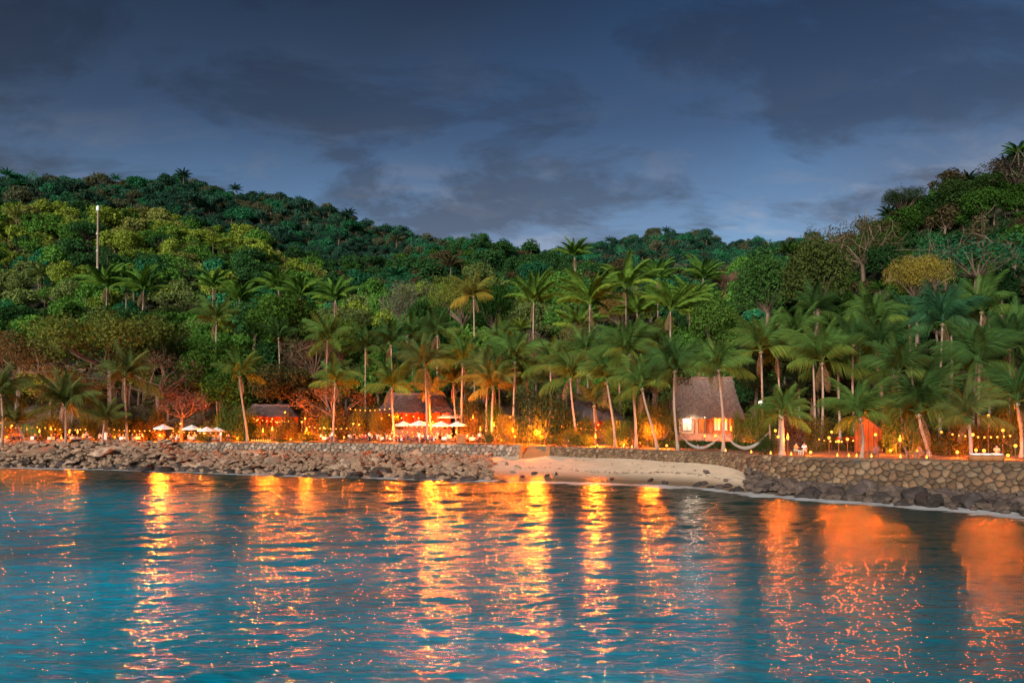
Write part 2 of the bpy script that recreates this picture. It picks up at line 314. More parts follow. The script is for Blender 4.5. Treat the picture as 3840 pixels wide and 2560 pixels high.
# ------------------------------------------------------------------ water: displaced sheet, reaches behind the camera
def water():
    Ds = np.concatenate([[-400, -150, -60, -20, 0, 8, 12], np.geomspace(15, 60, 330), np.linspace(60.2, 126, 190)])
    an = np.concatenate([np.linspace(-2.2, -0.82, 14)[:-1], np.linspace(-0.82, 0.82, 640), np.linspace(0.82, 2.2, 14)[1:]])
    w = np.maximum(np.abs(Ds), 15); X = w[:, None]*an[None, :]; Y = np.repeat(Ds[:, None], len(an), 1)
    px = CX+X/np.maximum(Y, 1)*FPX; sh = np.where(Y > 5, waterD(px)-Y, 60.0)
    Z = np.zeros_like(X); r = np.random.default_rng(3)
    dy = np.gradient(Ds)[:, None]; dx = (w*(1.64/640))[:, None]
    for lam, slope, n in ((9, .012, 5), (4.5, .03, 9), (2.4, .06, 14), (1.3, .07, 16), (0.75, .085, 16), (0.45, .07, 12)):
        for _ in range(n):
            l = lam*r.uniform(.75, 1.3); th = r.normal(1.66, 0.38 if lam > 2 else 0.62); kx, ky = math.cos(th), math.sin(th); k = 2*math.pi/l
            a = slope/k/math.sqrt(n)*1.4; ph = r.uniform(0, 6.28)
            fade = np.clip(l/(np.maximum(dy*abs(ky), dx*abs(kx))*2.1)-1, 0, 1)
            s = np.sin(k*(kx*X+ky*Y)+ph+0.6*np.sin(0.11*X*r.uniform(.5, 1.5)+0.13*Y+ph)); Z += a*fade*np.clip((Y-16)/50, .3 if lam > 2 else .52, 1)*(s+0.25*np.cos(2*(k*(kx*X+ky*Y)+ph)))
    Z *= np.clip(sh/4, 0.6, 1)*np.where(Y < 14, 0.5, 1)
    m, nt, out = new_mat('water'); b = N(nt, 'ShaderNodeBsdfPrincipled', Roughness=0.10, IOR=1.33); L = nt.links
    b.inputs['Specular IOR Level'].default_value = 0.5
    geo = N(nt, 'ShaderNodeNewGeometry'); att = N(nt, 'ShaderNodeAttribute', attribute_name='shore').outputs['Fac']
    big = N(nt, 'ShaderNodeTexNoise', Scale=0.035, Detail=4); L.new(geo.outputs['Position'], big.inputs['Vector'])
    deep = ramp(nt, big.outputs[0], [(0.35, (0.0, 0.13, 0.20)), (0.66, (0.0, 0.40, 0.62))])
    shore_dark = mix(nt, math_node(nt, 'DIVIDE', math_node(nt, 'SUBTRACT', 74.0, att), 56.0, True), deep, (0.003, 0.03, 0.032))  # dark reflection of the hills put into the water colour, stronger towards shore
    mp = N(nt, 'ShaderNodeMapping'); mp.inputs['Scale'].default_value = (0.45, 1.3, 1); L.new(geo.outputs['Position'], mp.inputs[0])
    fo = N(nt, 'ShaderNodeTexNoise', Scale=0.55, Detail=7, Roughness=0.65); L.new(mp.outputs[0], fo.inputs['Vector'])
    f = math_node(nt, 'SUBTRACT', math_node(nt, 'SUBTRACT', math_node(nt, 'MULTIPLY', fo.outputs[0], 7.4), 0.8), att)
    foam = ramp(nt, f, [(0.0, (0, 0, 0)), (0.8, (1, 1, 1))])
    fl = N(nt, 'ShaderNodeSeparateColor'); L.new(foam, fl.inputs[0]); ff = math_node(nt, 'MULTIPLY', fl.outputs[0], 0.8)
    L.new(mix(nt, ff, shore_dark, (0.62, 0.62, 0.62)), b.inputs['Base Color'])
    L.new(math_node(nt, 'ADD', math_node(nt, 'MULTIPLY', ff, 0.3), N(nt, 'ShaderNodeAttribute', attribute_name='chop').outputs['Fac']), b.inputs['Roughness'])
    hgt = None
    for s, d, amt in ((0.9, 4, 0.8), (3.4, 4, 0.5)):
        mq = N(nt, 'ShaderNodeMapping'); mq.inputs['Scale'].default_value = (0.4, 1.3, 1); mq.inputs['Rotation'].default_value = (0, 0, 0.08); L.new(geo.outputs['Position'], mq.inputs[0])
        nz = N(nt, 'ShaderNodeTexNoise', Scale=s, Detail=d, Roughness=0.6, Distortion=0.15); L.new(mq.outputs[0], nz.inputs['Vector'])
        h = math_node(nt, 'MULTIPLY', nz.outputs[0], amt); hgt = h if hgt is None else math_node(nt, 'ADD', hgt, h)
    bp = N(nt, 'ShaderNodeBump', Strength=0.72, Distance=0.16); L.new(hgt, bp.inputs['Height']); L.new(bp.outputs[0], b.inputs['Normal'])
    L.new(b.outputs[0], out.inputs[0])
    me = grid_mesh('water', np.stack([X, Y, Z], -1), m); a = me.attributes.new('shore', 'FLOAT', 'POINT'); a.data.foreach_set('value', sh.ravel()); a = me.attributes.new('chop', 'FLOAT', 'POINT'); a.data.foreach_set('value', (0.11+0.11*np.clip((Y-20)/42, 0, 1)).ravel())
    add('water', me, kind='structure', label='rippled turquoise sea reflecting the orange lamps')
water()

# ------------------------------------------------------------------ stone walls: every stone its own piece
def clip_poly(poly, px, py, nx, ny):
    out = []
    for i in range(len(poly)):
        a, b = poly[i], poly[(i+1) % len(poly)]
        da = (a[0]-px)*nx+(a[1]-py)*ny; db = (b[0]-px)*nx+(b[1]-py)*ny
        if da <= 0: out.append(a)
        if da*db < 0:
            t = da/(da-db); out.append((a[0]+(b[0]-a[0])*t, a[1]+(b[1]-a[1])*t))
    return out
def stone_wall(px0, px1, sw, sh, seed, cols, label, proud=0.14, batter=0.12, top_extra=0.0, topf=None, botf=None):
    topf = topf or topZ; botf = botf or baseZ
    r = np.random.default_rng(seed); pp = np.linspace(px0, px1, 240); D = wallD(pp); X = WX(pp, D)
    s = np.concatenate([[0], np.cumsum(np.hypot(np.diff(X), np.diff(D)))]); Ltot = s[-1]
    zt = topf(pp)+top_extra; zb = botf(pp)-0.35
    T = np.stack([np.gradient(X, s), np.gradient(D, s)], -1); T /= np.linalg.norm(T, axis=1)[:, None]; Nn = np.stack([T[:, 1], -T[:, 0]], -1)
    k9 = np.ones(9)/9; Nn = np.stack([np.convolve(np.pad(Nn[:, i], 4, mode='edge'), k9, 'valid') for i in (0, 1)], -1)
    def at(ss, z, o):                     # along the wall, height, out towards the sea
        x = np.interp(ss, s, X); d = np.interp(ss, s, D); n0 = np.interp(ss, s, Nn[:, 0]); n1 = np.interp(ss, s, Nn[:, 1])
        tz = np.interp(ss, s, zt); o = o+(tz-z)*batter
        return (x+n0*o, d+n1*o, z)
    mb = MB(); nseg = int(Ltot/1.0)
    for i in range(nseg):
        a, b = Ltot*i/nseg, Ltot*(i+1)/nseg; za, zb_ = np.interp(a, s, zt), np.interp(b, s, zt); ba, bb = np.interp(a, s, zb), np.interp(b, s, zb)
        mb.quadf([at(a, ba, 0.0), at(b, bb, 0.0), at(b, zb_-.06, 0.0), at(a, za-.06, 0.0)])
        mb.quadf([at(a, za-.06, 0.0), at(b, zb_-.06, 0.0), at(b, zb_-.06, -0.6), at(a, za-.06, -0.6)])
    w = add('stone_wall', mb.mesh('wall_core', M['mortar']), label=label, cat='wall')
    hmax = float(np.max(zt-zb)); rows = max(1, int(round(hmax/sh))); cn = int(Ltot/sw); seeds = []
    for j in range(rows+1):
        for i in range(-1, cn+1):
            seeds.append(((i+.5+(.5 if j % 2 else 0)+r.uniform(-.38, .38))*sw, (j+.5+r.uniform(-.36, .36))*sh, r.uniform(.6, 1.4)))
    seeds = np.array(seeds)
    for (a, t, q) in seeds:
        if a < 0 or a > Ltot: continue
        tz, bz = np.interp(a, s, zt), np.interp(a, s, zb); hh = tz-bz
        if t > hh+sh*.35: continue
        poly = [(max(a-sw*1.1, 0), -0.1), (min(a+sw*1.1, Ltot), -0.1), (min(a+sw*1.1, Ltot), hh+r.uniform(-.06, .2)), (max(a-sw*1.1, 0), hh+r.uniform(-.06, .2))]
        for (b, u, q2) in seeds:
            if (b == a and u == t) or abs(b-a) > 2.4*sw or abs(u-t) > 2.4*sh: continue
            dx, dy = b-a, u-t; l = math.hypot(dx, dy); f = .5*q/((q+q2)/2)
            poly = clip_poly(poly, a+dx*f, t+dy*f, dx/l, dy/l)
            if len(poly) < 3: break
        if len(poly) < 3: continue
        c = np.mean(poly, axis=0); poly = np.array(poly)
        n2 = []                           # round the corners, then shrink for the joint
        for i in range(len(poly)):
            p0, p1, p2 = poly[i-1], poly[i], poly[(i+1) % len(poly)]
            n2 += [p1*.72+p0*.28, p1*.72+p2*.28]
        poly = np.array(n2); n = len(poly); pr = proud*r.uniform(.5, 1.3)
        V = []
        for sc_, o in ((.955, -0.05), (.955, pr*.5), (.78, pr*.95), (.35, pr*1.05)):
            for p in poly:
                z = bz+c[1]+(p[1]-c[1])*sc_; V.append(at(c[0]+(p[0]-c[0])*sc_, z, o+r.uniform(-.012, .012)))
        cen = Vector(np.mean(V, axis=0)); F = []
        for k in range(3):
            for i in range(n): F.append((k*n+i, k*n+(i+1) % n, (k+1)*n+(i+1) % n, (k+1)*n+i))
        F.append(tuple(3*n+i for i in range(n)))
        me = mesh_np('stone', [tuple(Vector(v)-cen) for v in V], F, [M['rock']], True)
        cc = np.array(cols[r.integers(len(cols))])*r.uniform(.5, 1.15)
        add('stone', me, w, loc=cen, color=tuple(cc))
    return w
WARM = [(0.27, 0.18, 0.12), (0.32, 0.23, 0.16), (0.22, 0.16, 0.12), (0.37, 0.28, 0.21), (0.20, 0.135, 0.095)]
BROWN = [(0.155, 0.09, 0.046), (0.18, 0.112, 0.06), (0.125, 0.074, 0.042), (0.165, 0.092, 0.05), (0.205, 0.135, 0.08)]
stone_wall(690, 1960, 0.72, 0.50, 1, WARM, 'rubble stone retaining wall below the restaurant terrace, above the boulders', botf=lambda p: baseZ(p)-.1)
stone_wall(2060, 2810, 0.44, 0.31, 2, BROWN, 'low brown stone wall along the back of the sand beach', proud=.12)
stone_wall(2790, 4150, 0.72, 0.52, 3, BROWN, 'tall dark stone sea wall to the right of the beach, under the lounge chairs', proud=.22, batter=.2)

# ------------------------------------------------------------------ boulders
def boulder_mesh(seed, sub=2):
    r = np.random.default_rng(seed); bm = bmesh.new(); bmesh.ops.create_icosphere(bm, subdivisions=sub, radius=1)
    dirs = r.normal(size=(16, 3)); dirs /= np.linalg.norm(dirs, axis=1)[:, None]; offs = r.uniform(.5, .86, 16); ph = r.uniform(0, 6, 6)
    for v in bm.verts:
        p = np.array(v.co)
        for d, o in zip(dirs, offs):
            q = p@d
            if q > o: p = p-d*(q-o)*.97
        p = p*(1+.07*math.sin(3*p[0]+ph[0])*math.sin(4*p[1]+ph[1])+.05*math.sin(7*p[2]+ph[2]+3*p[0])+.045*math.sin(11*p[0]+ph[3]+5*p[2])*math.sin(9*p[1]+ph[4]))+r.normal(size=3)*.012
        v.co = p*np.array((1, .85, .72))
    me = bpy.data.meshes.new('boulder'); bm.to_mesh(me); bm.free(); me.materials.append(M['rock'])
    return me
BM = [boulder_mesh(40+i, 3 if i < 6 else 2) for i in range(10)]
TAN = [(0.28, 0.175, 0.11), (0.32, 0.21, 0.14), (0.24, 0.15, 0.095), (0.36, 0.25, 0.175), (0.21, 0.145, 0.10)]
WET = [(0.042, 0.032, 0.028), (0.055, 0.040, 0.033), (0.044, 0.034, 0.030)]
def boulder(px, f, size, cols, label, group, sink=.3, zz=None, asp=None):
    D = waterD(px)+(wallD(px)-.4-waterD(px))*f
    z = max(0, f)**.85*baseZ(px) if f > 0 else f*1.2
    s = size*np.array([random.uniform(.8, 1.45), random.uniform(.75, 1.1), random.uniform(.6, .95)]) if asp is None else size*np.array(asp)
    c = np.array(random.choice(cols))*random.uniform(.78, 1.2)
    add('boulder', random.choice(BM[:6] if size > .8 else BM), loc=(WX(px, D), D, (z if zz is None else zz)+s[2]*.72*(1-2*sink)), rot=(random.uniform(-.3, .3), random.uniform(-.3, .3), random.uniform(0, 6.28)),
        scale=tuple(s), color=tuple(c), label=label, cat='boulder', group=group)
def place_name(px):
    for lim, nm in ((180, 'at the far left'), (420, 'below the straight pink trunked palm'), (640, 'below the farthest left parasol'), (880, 'below the left parasols'), (1090, 'below the small pavilion'), (1300, 'below the forked tree'), (1500, 'left of the middle parasols'), (1700, 'below the middle parasols'), (1860, 'below the orange block'), (2100, 'next to the sand')):
        if px < lim: return nm
def boulders():
    r = random.Random(5)
    for i in range(158):
        px = -90+(i+r.random())/158*1930
        f = r.uniform(.15, .6) if px > 1850 else r.uniform(.08, 1.0)
        if px < 690: f = r.uniform(.10, 1.15)
        size = r.choice([.45, .6, .8, 1.05, 1.35, 1.75])*(0.75 if px > 1780 else 1)
        if px < 690 and r.random() < .4: size *= 1.35
        size *= 1 if f < .65 else .72
        big_ = 'large' if size > 1.2 else 'mid sized' if size > .7 else 'small'; hi = 'low' if f < .4 else 'high'
        lb = f'{big_} tan boulder {hi} in the rock pile {place_name(px)}'
        boulder(px, f, size, TAN, lb, f'{big_} boulders {hi} in the pile {place_name(px)}', sink=.36, asp=(r.uniform(1.2, 2.1), r.uniform(.8, 1.2), r.uniform(.4, .7)) if px < 1000 or r.random() < .4 else None)
    for i in range(62):
        px = -80+(i+r.random())/62*1900; size = r.choice([.5, .7, .95, 1.25])
        lb = f'{"broad" if size > .7 else "small"} wet blackish rock at the waterline {place_name(px)}'
        boulder(px, r.uniform(-.12, .12), size, WET, lb, 'wet rocks: '+lb, sink=.36)
    for i in range(78):
        px = 2800+(i+r.random())/78*1060; f = r.uniform(-.12, .8); size = r.choice([.42, .58, .78, 1.02, 1.25])*(0.8 if px < 2950 else 1)
        where = 'near the beach corner' if px < 3000 else 'below the orange wall' if px < 3300 else 'below the lounge chairs' if px < 3550 else 'near the right picture edge'
        lb = f'{"large" if size > 1 else "medium" if size > .65 else "small"} {"wet black" if f < .3 else "dry brown"} rock under the right sea wall {where}'
        boulder(px, f, size, WET if f < .3 else [(0.085, 0.062, 0.052), (0.11, 0.078, 0.06), (0.07, 0.05, 0.045)], lb, 'sea wall rocks: '+lb)
    for px, f, s, lb in ((1690, -.28, 1.05, 'black wet boulder standing alone in the shallows off the left rock pile'), (1880, -.12, .8, 'low black rock awash where the rock pile meets the beach'),
                         (1960, .1, .35, 'small dark stone on the wet sand near the lamp steps'), (2005, .22, .5, 'flat dark stone on the sand near the stone steps'), (2050, .13, .4, 'dark stone on wet sand left of the beach centre'), (2085, .2, .35, 'small dark stone beside another on mid beach sand'),
                         (2295, .1, .33, 'lone dark stone on wet sand at beach centre'), (2440, .12, .5, 'flat brown stone on the wet sand right of beach centre'), (2492, .04, .45, 'dark stone at the water edge right of beach centre'),
                         (2650, .55, .55, 'long flat grey driftwood coloured stone on dry sand'), (2615, .02, .75, 'tallest dark rock at the tip of the right rock pile'), (2640, .1, .55, 'dark rock leaning on the tip of the right rock pile'), (2665, .0, .6, 'low wet rock at the tip of the right rock pile'),
                         (2700, .02, .7, 'broad wet rock between beach and right rock pile'), (2730, .12, .65, 'pointed brown rock on the sand by the right rock pile'), (2745, -.05, .6, 'wet rock awash at the right rock pile'), (2770, .05, .7, 'dark rock where the sand meets the right rock pile'),
                         (2720, .3, .35, 'small brown stone on dry sand by the right rock pile'), (1940, .45, .45, 'tan stone at the left edge of the sand'), (1900, .55, .5, 'tan stone half buried at the left edge of the sand'), (1925, .25, .4, 'grey stone low on the left edge of the sand')):
        boulder(px, f, s, WET if f < .25 and 'tan' not in lb else TAN if 'tan' in lb else [(0.16, 0.12, 0.1)], lb, None, asp=(1.3, .9, .5) if 'flat' in lb or 'low' in lb else None)
boulders()
def rubble(n, lo, hi, col, label, seed):
    r = np.random.default_rng(seed); bm = bmesh.new(); bmesh.ops.create_icosphere(bm, subdivisions=1, radius=1); bv = np.array([v.co[:] for v in bm.verts]); bf = np.array([[v.index for v in f.verts] for f in bm.faces]); bm.free()
    V, F = [], []
    for i in range(n):
        px = r.uniform(lo, hi); f = r.uniform(-.05, 1.05) if px < 700 else r.uniform(-.05, .98); f = min(f, .6) if px > 1850 and px < 2500 else f
        D = waterD(px)+(wallD(px)-.2-waterD(px))*f; z = (max(0, f)**.85)*baseZ(px); s = r.uniform(.18, .5)*np.array([r.uniform(.8, 1.6), 1, r.uniform(.5, .9)])
        a = r.uniform(0, 6.28); q = bv*(1+r.normal(size=(len(bv), 1))*.16)*s; q = np.stack([q[:, 0]*math.cos(a)-q[:, 1]*math.sin(a), q[:, 0]*math.sin(a)+q[:, 1]*math.cos(a), q[:, 2]], -1)
        F.append(bf+len(V)*len(bv)); V.append(q+np.array([WX(px, D), D, z+.05+r.uniform(0, .25)]))
    add('rubble', mesh_np('rubble', np.concatenate(V), np.concatenate(F), [M['rock']]), color=col, kind='stuff', label=label)
rubble(2150, -150, 1850, (.24, .155, .10), 'small broken stones filling the gaps between the left boulders', 77)
rubble(450, 2800, 4150, (.085, .06, .046), 'small dark stones between the rocks of the right sea wall', 78)
def wrack():
    r = np.random.default_rng(8); V, F = [], []
    for i in range(260):
        px = r.uniform(1900, 2740); f = .36+.05*math.sin(px*.013)+r.normal()*.02 if i < 180 else r.uniform(.3, .95); D = waterD(px)+(wallD(px)+.6-waterD(px))*f; z = float(baseZ(px))*f**.85; s = r.uniform(.04, .13); a = r.uniform(0, 6.28)
        q = np.array([(-1.6, -.4, 0), (1.5, -.5, .1), (1.3, .6, .0), (-1.2, .5, .15), (0, 0, .5)])*s*(1+r.normal(size=(5, 1))*.2); q = np.stack([q[:, 0]*math.cos(a)-q[:, 1]*math.sin(a), q[:, 0]*math.sin(a)+q[:, 1]*math.cos(a), q[:, 2]], -1)
        n = len(V); V += [tuple(p+np.array((WX(px, D), D, z+.06))) for p in q]; F += [(n, n+1, n+4), (n+1, n+2, n+4), (n+2, n+3, n+4), (n+3, n, n+4)]
    add('seaweed_debris', mesh_np('seaweed_debris', V, F, [M['bark']]), kind='stuff', label='dark seaweed and twigs strewn on the sand')
wrack()
# ------------------------------------------------------------------ palms
def frond_mesh(name, rise, droop, hang, seed, n=46, lw=.017, dead=False, length=.27):
    """unit frond along +X: rises, arches over and hangs; two rows of thin leaflets"""
    r = np.random.default_rng(seed); t = np.linspace(0, 1, 9); ang = rise-(rise+droop)*t**1.25
    x = np.concatenate([[0], np.cumsum(np.cos(ang[:-1])/8)]); z = np.concatenate([[0], np.cumsum(np.sin(ang[:-1])/8)])
    mb = MB(); side = r.uniform(-.05, .05)
    pts = [(a, side*a*a, b) for a, b in zip(x, z)]
    mb.tube(pts, list(np.linspace(.016, .004, 9)), 3, m=1)
    for i in range(n):
        u = .16+.84*(i+.5)/n; px, pz = np.interp(u, t, x), np.interp(u, t, z); a = np.interp(u, t, ang); py = side*px*px
        prof = length*(math.sin(math.pi*min(1, .18+u*.80))**.6)
        for sgn in (-1, 1):
            l = prof*r.uniform(.8, 1.15); fw = .62+.5*u; hg = hang*r.uniform(.7, 1.3)
            d = np.array([math.cos(a)*fw, sgn*(1-.45*u), math.sin(a)*fw-hg]); d /= np.linalg.norm(d)
            w = np.array([math.cos(a), 0, math.sin(a)])*lw*.5*r.uniform(.8, 1.2)
            p = np.array([px, py, pz]); mid = p+d*l*.5; e = p+d*l+np.array([0, 0, -l*.25*(1+hang)])
            n0 = len(mb.v); mb.v += [tuple(p-w*.5), tuple(p+w*.5), tuple(mid+w), tuple(mid-w), tuple(e)]
            mb.f += [(n0, n0+1, n0+2, n0+3), (n0+3, n0+2, n0+4)]; mb.m += [0, 0]
    return mb.mesh(name, M['frond'], M['frond'])
FR = {'up': [frond_mesh('frond_up', .08, .75, .35, 1), frond_mesh('frond_up', .05, 1.0, .45, 2)],
      'arch': [frond_mesh('frond_arch', .12, 1.5, .9, 3), frond_mesh('frond_arch', .15, 1.8, 1.05, 4), frond_mesh('frond_arch', .1, 1.2, .8, 5), frond_mesh('frond_arch', .2, 2.0, 1.1, 15)],
      'hang': [frond_mesh('frond_hang', .1, .95, 1.1, 6), frond_mesh('frond_hang', .0, 1.2, 1.2, 7)],
      'dead': [frond_mesh('frond_dead', -.2, 1.1, 1.3, 8, n=18), frond_mesh('frond_dead', -.4, .9, 1.2, 9, n=18)],
      'plume': [frond_mesh('frond_plume', .05, 1.0, .4, 10, n=52, lw=.022, length=.2), frond_mesh('frond_plume', .05, 1.35, .5, 11, n=52, lw=.022, length=.2)]}
NUT = MB()
for a in range(7): NUT.lathe([(.02, -.14), (.10, -.06), (.12, .02), (.07, .1), (.01, .13)], (.2*math.cos(a*.9), .2*math.sin(a*.9), -.12*(a % 3)), 6)
NUT = NUT.mesh('coconuts', plain('coconut', (0.14, 0.12, 0.04), .7), smooth=True)
GREEN = (0.075, 0.15, 0.035); DEEP = (0.045, 0.10, 0.028); YEL = (0.17, 0.17, 0.035); TEAL = (0.04, 0.12, 0.055); OLIVE = (0.08, 0.115, 0.035)
def palm(cx, cy, bx, D, L, label, col=GREEN, n=22, kind='coconut', base_row=None, trunk_r=.17, group='coconut palms along the shore', wind=0.0, extra_trunks=()):
    r = random.Random(label); top = PT(cx, cy, D); g = GP(bx, D); root = empty('palm_tree', g, label=label, cat='palm tree', group=group)
    if kind == 'royal': root['group'] = 'tall plumed palms on the slope'
    top = top-g
    def trunk_to(e, b0, rr):
        pts, rad = [], []; k = 12; bend = r.uniform(-.25, .25)
        for i in range(k+1):
            t = i/k; s = t*t*(3-2*t)*.55+t*.45
            pts.append((b0.x+(e.x-b0.x)*s+bend*math.sin(math.pi*t), b0.y+(e.y-b0.y)*s, -0.25+(e.z+.25)*t))
            rad.append(rr*(1.0-.35*t)*(1+.75*max(0, 1-t*7))*(1+.05*(i % 2)))
        return add('trunk', MB().tube(pts, rad, 8).mesh('trunk', M['palm_bark'], smooth=True), root)
    trunk_to(top, Vector((0, 0, 0)), trunk_r)
    for ex, ey, eb in extra_trunks:
        b0 = GP(eb*Q, D)-g; trunk_to(PT(ex*Q, ey*Q, D)-g, Vector((b0.x, 0, 0)), trunk_r*.9)
    n = int(n*r.uniform(.8, 1.12)); tilt = Matrix.Rotation(r.uniform(-.24, .24), 4, 'Y') @ Matrix.Rotation(r.uniform(-.15, .15), 4, 'X')
    for i in range(n):
        az = i*2.39996+r.uniform(-.3, .3); t = (i+.5)/n
        if kind == 'coconut':
            el = math.radians(87-(60 if t < .88 else 84)*t**1.2+r.uniform(-9, 9)); typ = 'up' if t < .36 else 'arch' if t < .9 else 'hang'
        else:
            el = math.radians(86-60*t**1.1+r.uniform(-6, 6)); typ = 'plume'
        l = L*(1.12 if kind == 'coconut' else 1.4)*r.uniform(.82, 1.12)*(.8 if t < .12 else 1)
        c = np.array(col)*r.uniform(.75, 1.25); c = c*(np.array((1.35, 1.1, .9)) if t > .85 else 1)
        o = bpy.data.objects.new('frond', r.choice(FR[typ])); link(o, root); o.color = (*c, 1)
        az += wind*math.sin(az)
        o.matrix_local = Matrix.Translation(top+Vector((0, 0, .1))) @ tilt @ Matrix.Rotation(az, 4, 'Z') @ Matrix.Rotation(-el, 4, 'Y') @ Matrix.Rotation(r.uniform(-.5, .5), 4, 'X') @ Matrix.Scale(l, 4)
    for i in range(r.choice([1, 2, 3]) if kind == 'coconut' else 4):
        az = r.uniform(0, 6.28); o = bpy.data.objects.new('dead_frond', r.choice(FR['dead'])); link(o, root); o.color = (.20, .13, .07, 1)
        o.matrix_local = Matrix.Translation(top) @ Matrix.Rotation(az, 4, 'Z') @ Matrix.Rotation(math.radians(r.uniform(35, 70)), 4, 'Y') @ Matrix.Scale(L*.7, 4)
    if kind == 'coconut': add('coconuts', NUT, root, loc=top+Vector((0, 0, -.15)))
    return root
Q = 3840/2352.0
def pl(cx, cy, bx, D, L, label, **kw): return palm(cx*Q, cy*Q, bx*Q, D, L, label, **kw)
pl(2, 905, 4, 119, 5.0, 'coconut palm cut by the left edge of the picture', col=OLIVE)
pl(150, 935, 150, 121, 5.6, 'short bushy coconut palm with fronds almost to the ground, far left terrace', col=OLIVE, n=28)
pl(286, 868, 292, 122, 5.2, 'coconut palm with a straight pink lit trunk left of the left parasols', col=OLIVE, n=20)
pl(550, 862, 569, 122, 4.2, 'coconut palm with a thin leaning trunk right of the left parasols', n=18)
pl(497, 738, 500, 138, 4.6, 'palm rising alone above the broad olive tree, pale short trunk', n=20)
pl(752, 782, 752, 136, 4.8, 'palm standing behind the orange lit bare tree', n=22)
pl(770, 880, 766, 124, 4.4, 'palm in front of the orange lit bare tree', n=18)
pl(900, 890, 907, 123, 4.6, 'coconut palm whose trunk rises between the round lamps and the middle parasols', n=24)
pl(898, 792, 896, 140, 4.6, 'palm behind the dark pavilion roof, its left one', col=DEEP)
pl(977, 845, 982, 122, 5.2, 'tall coconut palm directly in front of the dark pavilion roof', col=OLIVE)
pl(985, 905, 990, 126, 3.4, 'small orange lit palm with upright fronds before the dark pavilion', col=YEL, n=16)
pl(1063, 835, 1062, 124, 5.4, 'coconut palm at the right end of the dark pavilion', n=24)
pl(1042, 880, 1052, 128, 4.4, 'shorter palm at the right end of the dark pavilion roof', col=OLIVE, n=18)
pl(1120, 868, 1118, 121, 5.0, 'coconut palm over the white parasols, right side, dark crown', col=OLIVE, n=24)
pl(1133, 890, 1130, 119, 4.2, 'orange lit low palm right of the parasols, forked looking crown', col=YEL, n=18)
pl(1183, 830, 1180, 120, 5.0, 'slim straight palm left of the dark round bush', n=22)
pl(1088, 680, 1090, 142, 4.4, 'tall slim palm rising over the trees at the picture centre, pale trunk', col=YEL, n=20)
pl(1310, 868, 1326, 109, 4.6, 'first palm from the left on the beach wall, pink trunk', n=22, wind=.3)
pl(1394, 875, 1413, 104, 4.7, 'second palm from the left on the beach wall, trunk leaning left', n=22, wind=.3)
pl(1447, 812, 1461, 101, 4.6, 'third palm from the left on the beach wall, taller than its neighbours', n=24)
pl(1475, 890, 1510, 97, 4.4, 'fourth palm from the left on the beach wall, strongly bowed trunk', n=24, wind=.3)
pl(1550, 850, 1558, 94, 4.2, 'palm at the left corner of the thatched hut holding the hammock', col=DEEP, n=24)
pl(1650, 848, 1661, 91, 3.9, 'palm before the thatched hut between the two hammocks', n=26)
pl(1607, 842, 1600, 121, 4.2, 'palm behind the thatched hut roof', n=16)
pl(1748, 806, 1750, 104, 4.9, 'tall palm right behind the thatched hut', n=24)
pl(1888, 832, 1886, 95, 5.0, 'twin trunked palm right of the thatched hut', n=26, extra_trunks=((1868, 835, 1872),))
pl(1795, 955, 1796, 82, 3.5, 'low broad palm beside the right hammock, thick flared base', n=26, trunk_r=.3)
pl(1975, 960, 1978, 76, 3.9, 'low palm with drooping fronds by the orange wall', n=22)
pl(2110, 950, 2136, 77, 5.2, 'big dark low palm with long drooping fronds right of the orange wall', col=DEEP, n=24)
pl(2225, 960, 2230, 72, 3.4, 'palm with a bent pale leaf and orange lit stem at the right terrace', n=14, col=OLIVE)
pl(2335, 925, 2345, 74, 4.6, 'dark palm cut by the right edge of the picture', col=DEEP, n=20)
pl(2250, 835, 2250, 84, 5.0, 'dark palm crown over the right terrace lights', col=DEEP, n=24)
pl(2165, 742, 2160, 93, 4.9, 'tall palm with two reddish trunks on the right slope', n=26, col=TEAL, extra_trunks=((2185, 770, 2178),))
pl(2005, 742, 2030, 100, 4.8, 'tall leaning palm left of the twin red trunks, right slope', n=24)
pl(2090, 745, 2110, 104, 4.2, 'palm tucked behind the twin red trunks', col=TEAL, n=20)
pl(2255, 715, 2235, 98, 4.8, 'palm with three slim trunks at far right', n=24, extra_trunks=((2272, 730, 2275), (2240, 740, 2252)))
pl(1870, 715, 1880, 112, 4.2, 'palm high behind the twin trunked palm', col=DEEP, n=20)
pl(2020, 800, 2040, 92, 4.4, 'darker palm below the tall leaning palm, right slope', col=DEEP, n=22)
pl(1960, 790, 1965, 97, 4.0, 'palm between the twin trunked palm and the leaning palm', col=DEEP, n=18)
pl(1005, 770, 1005, 144, 4.6, 'palm behind the pavilion roof below the pale slim palm', n=20, col=DEEP)
pl(950, 775, 950, 146, 4.4, 'palm behind the pavilion between two taller crowns', n=20)
pl(1210, 870, 1215, 126, 4.2, 'palm hidden behind the slim straight palm', n=18, col=DEEP)
pl(1365, 930, 1368, 112, 3.8, 'short palm in front of the middle pavilion roof', n=14, col=OLIVE)
pl(240, 965, 235, 120, 3.6, 'small palm beside the straight pink trunk, left terrace', n=16, col=OLIVE)
pl(40, 975, 60, 122, 3.8, 'small palm beside the bushy left palm', n=16, col=OLIVE)
pl(640, 775, 640, 143, 4.2, 'palm in the trees above the small red roofed pavilion', n=18, col=DEEP)
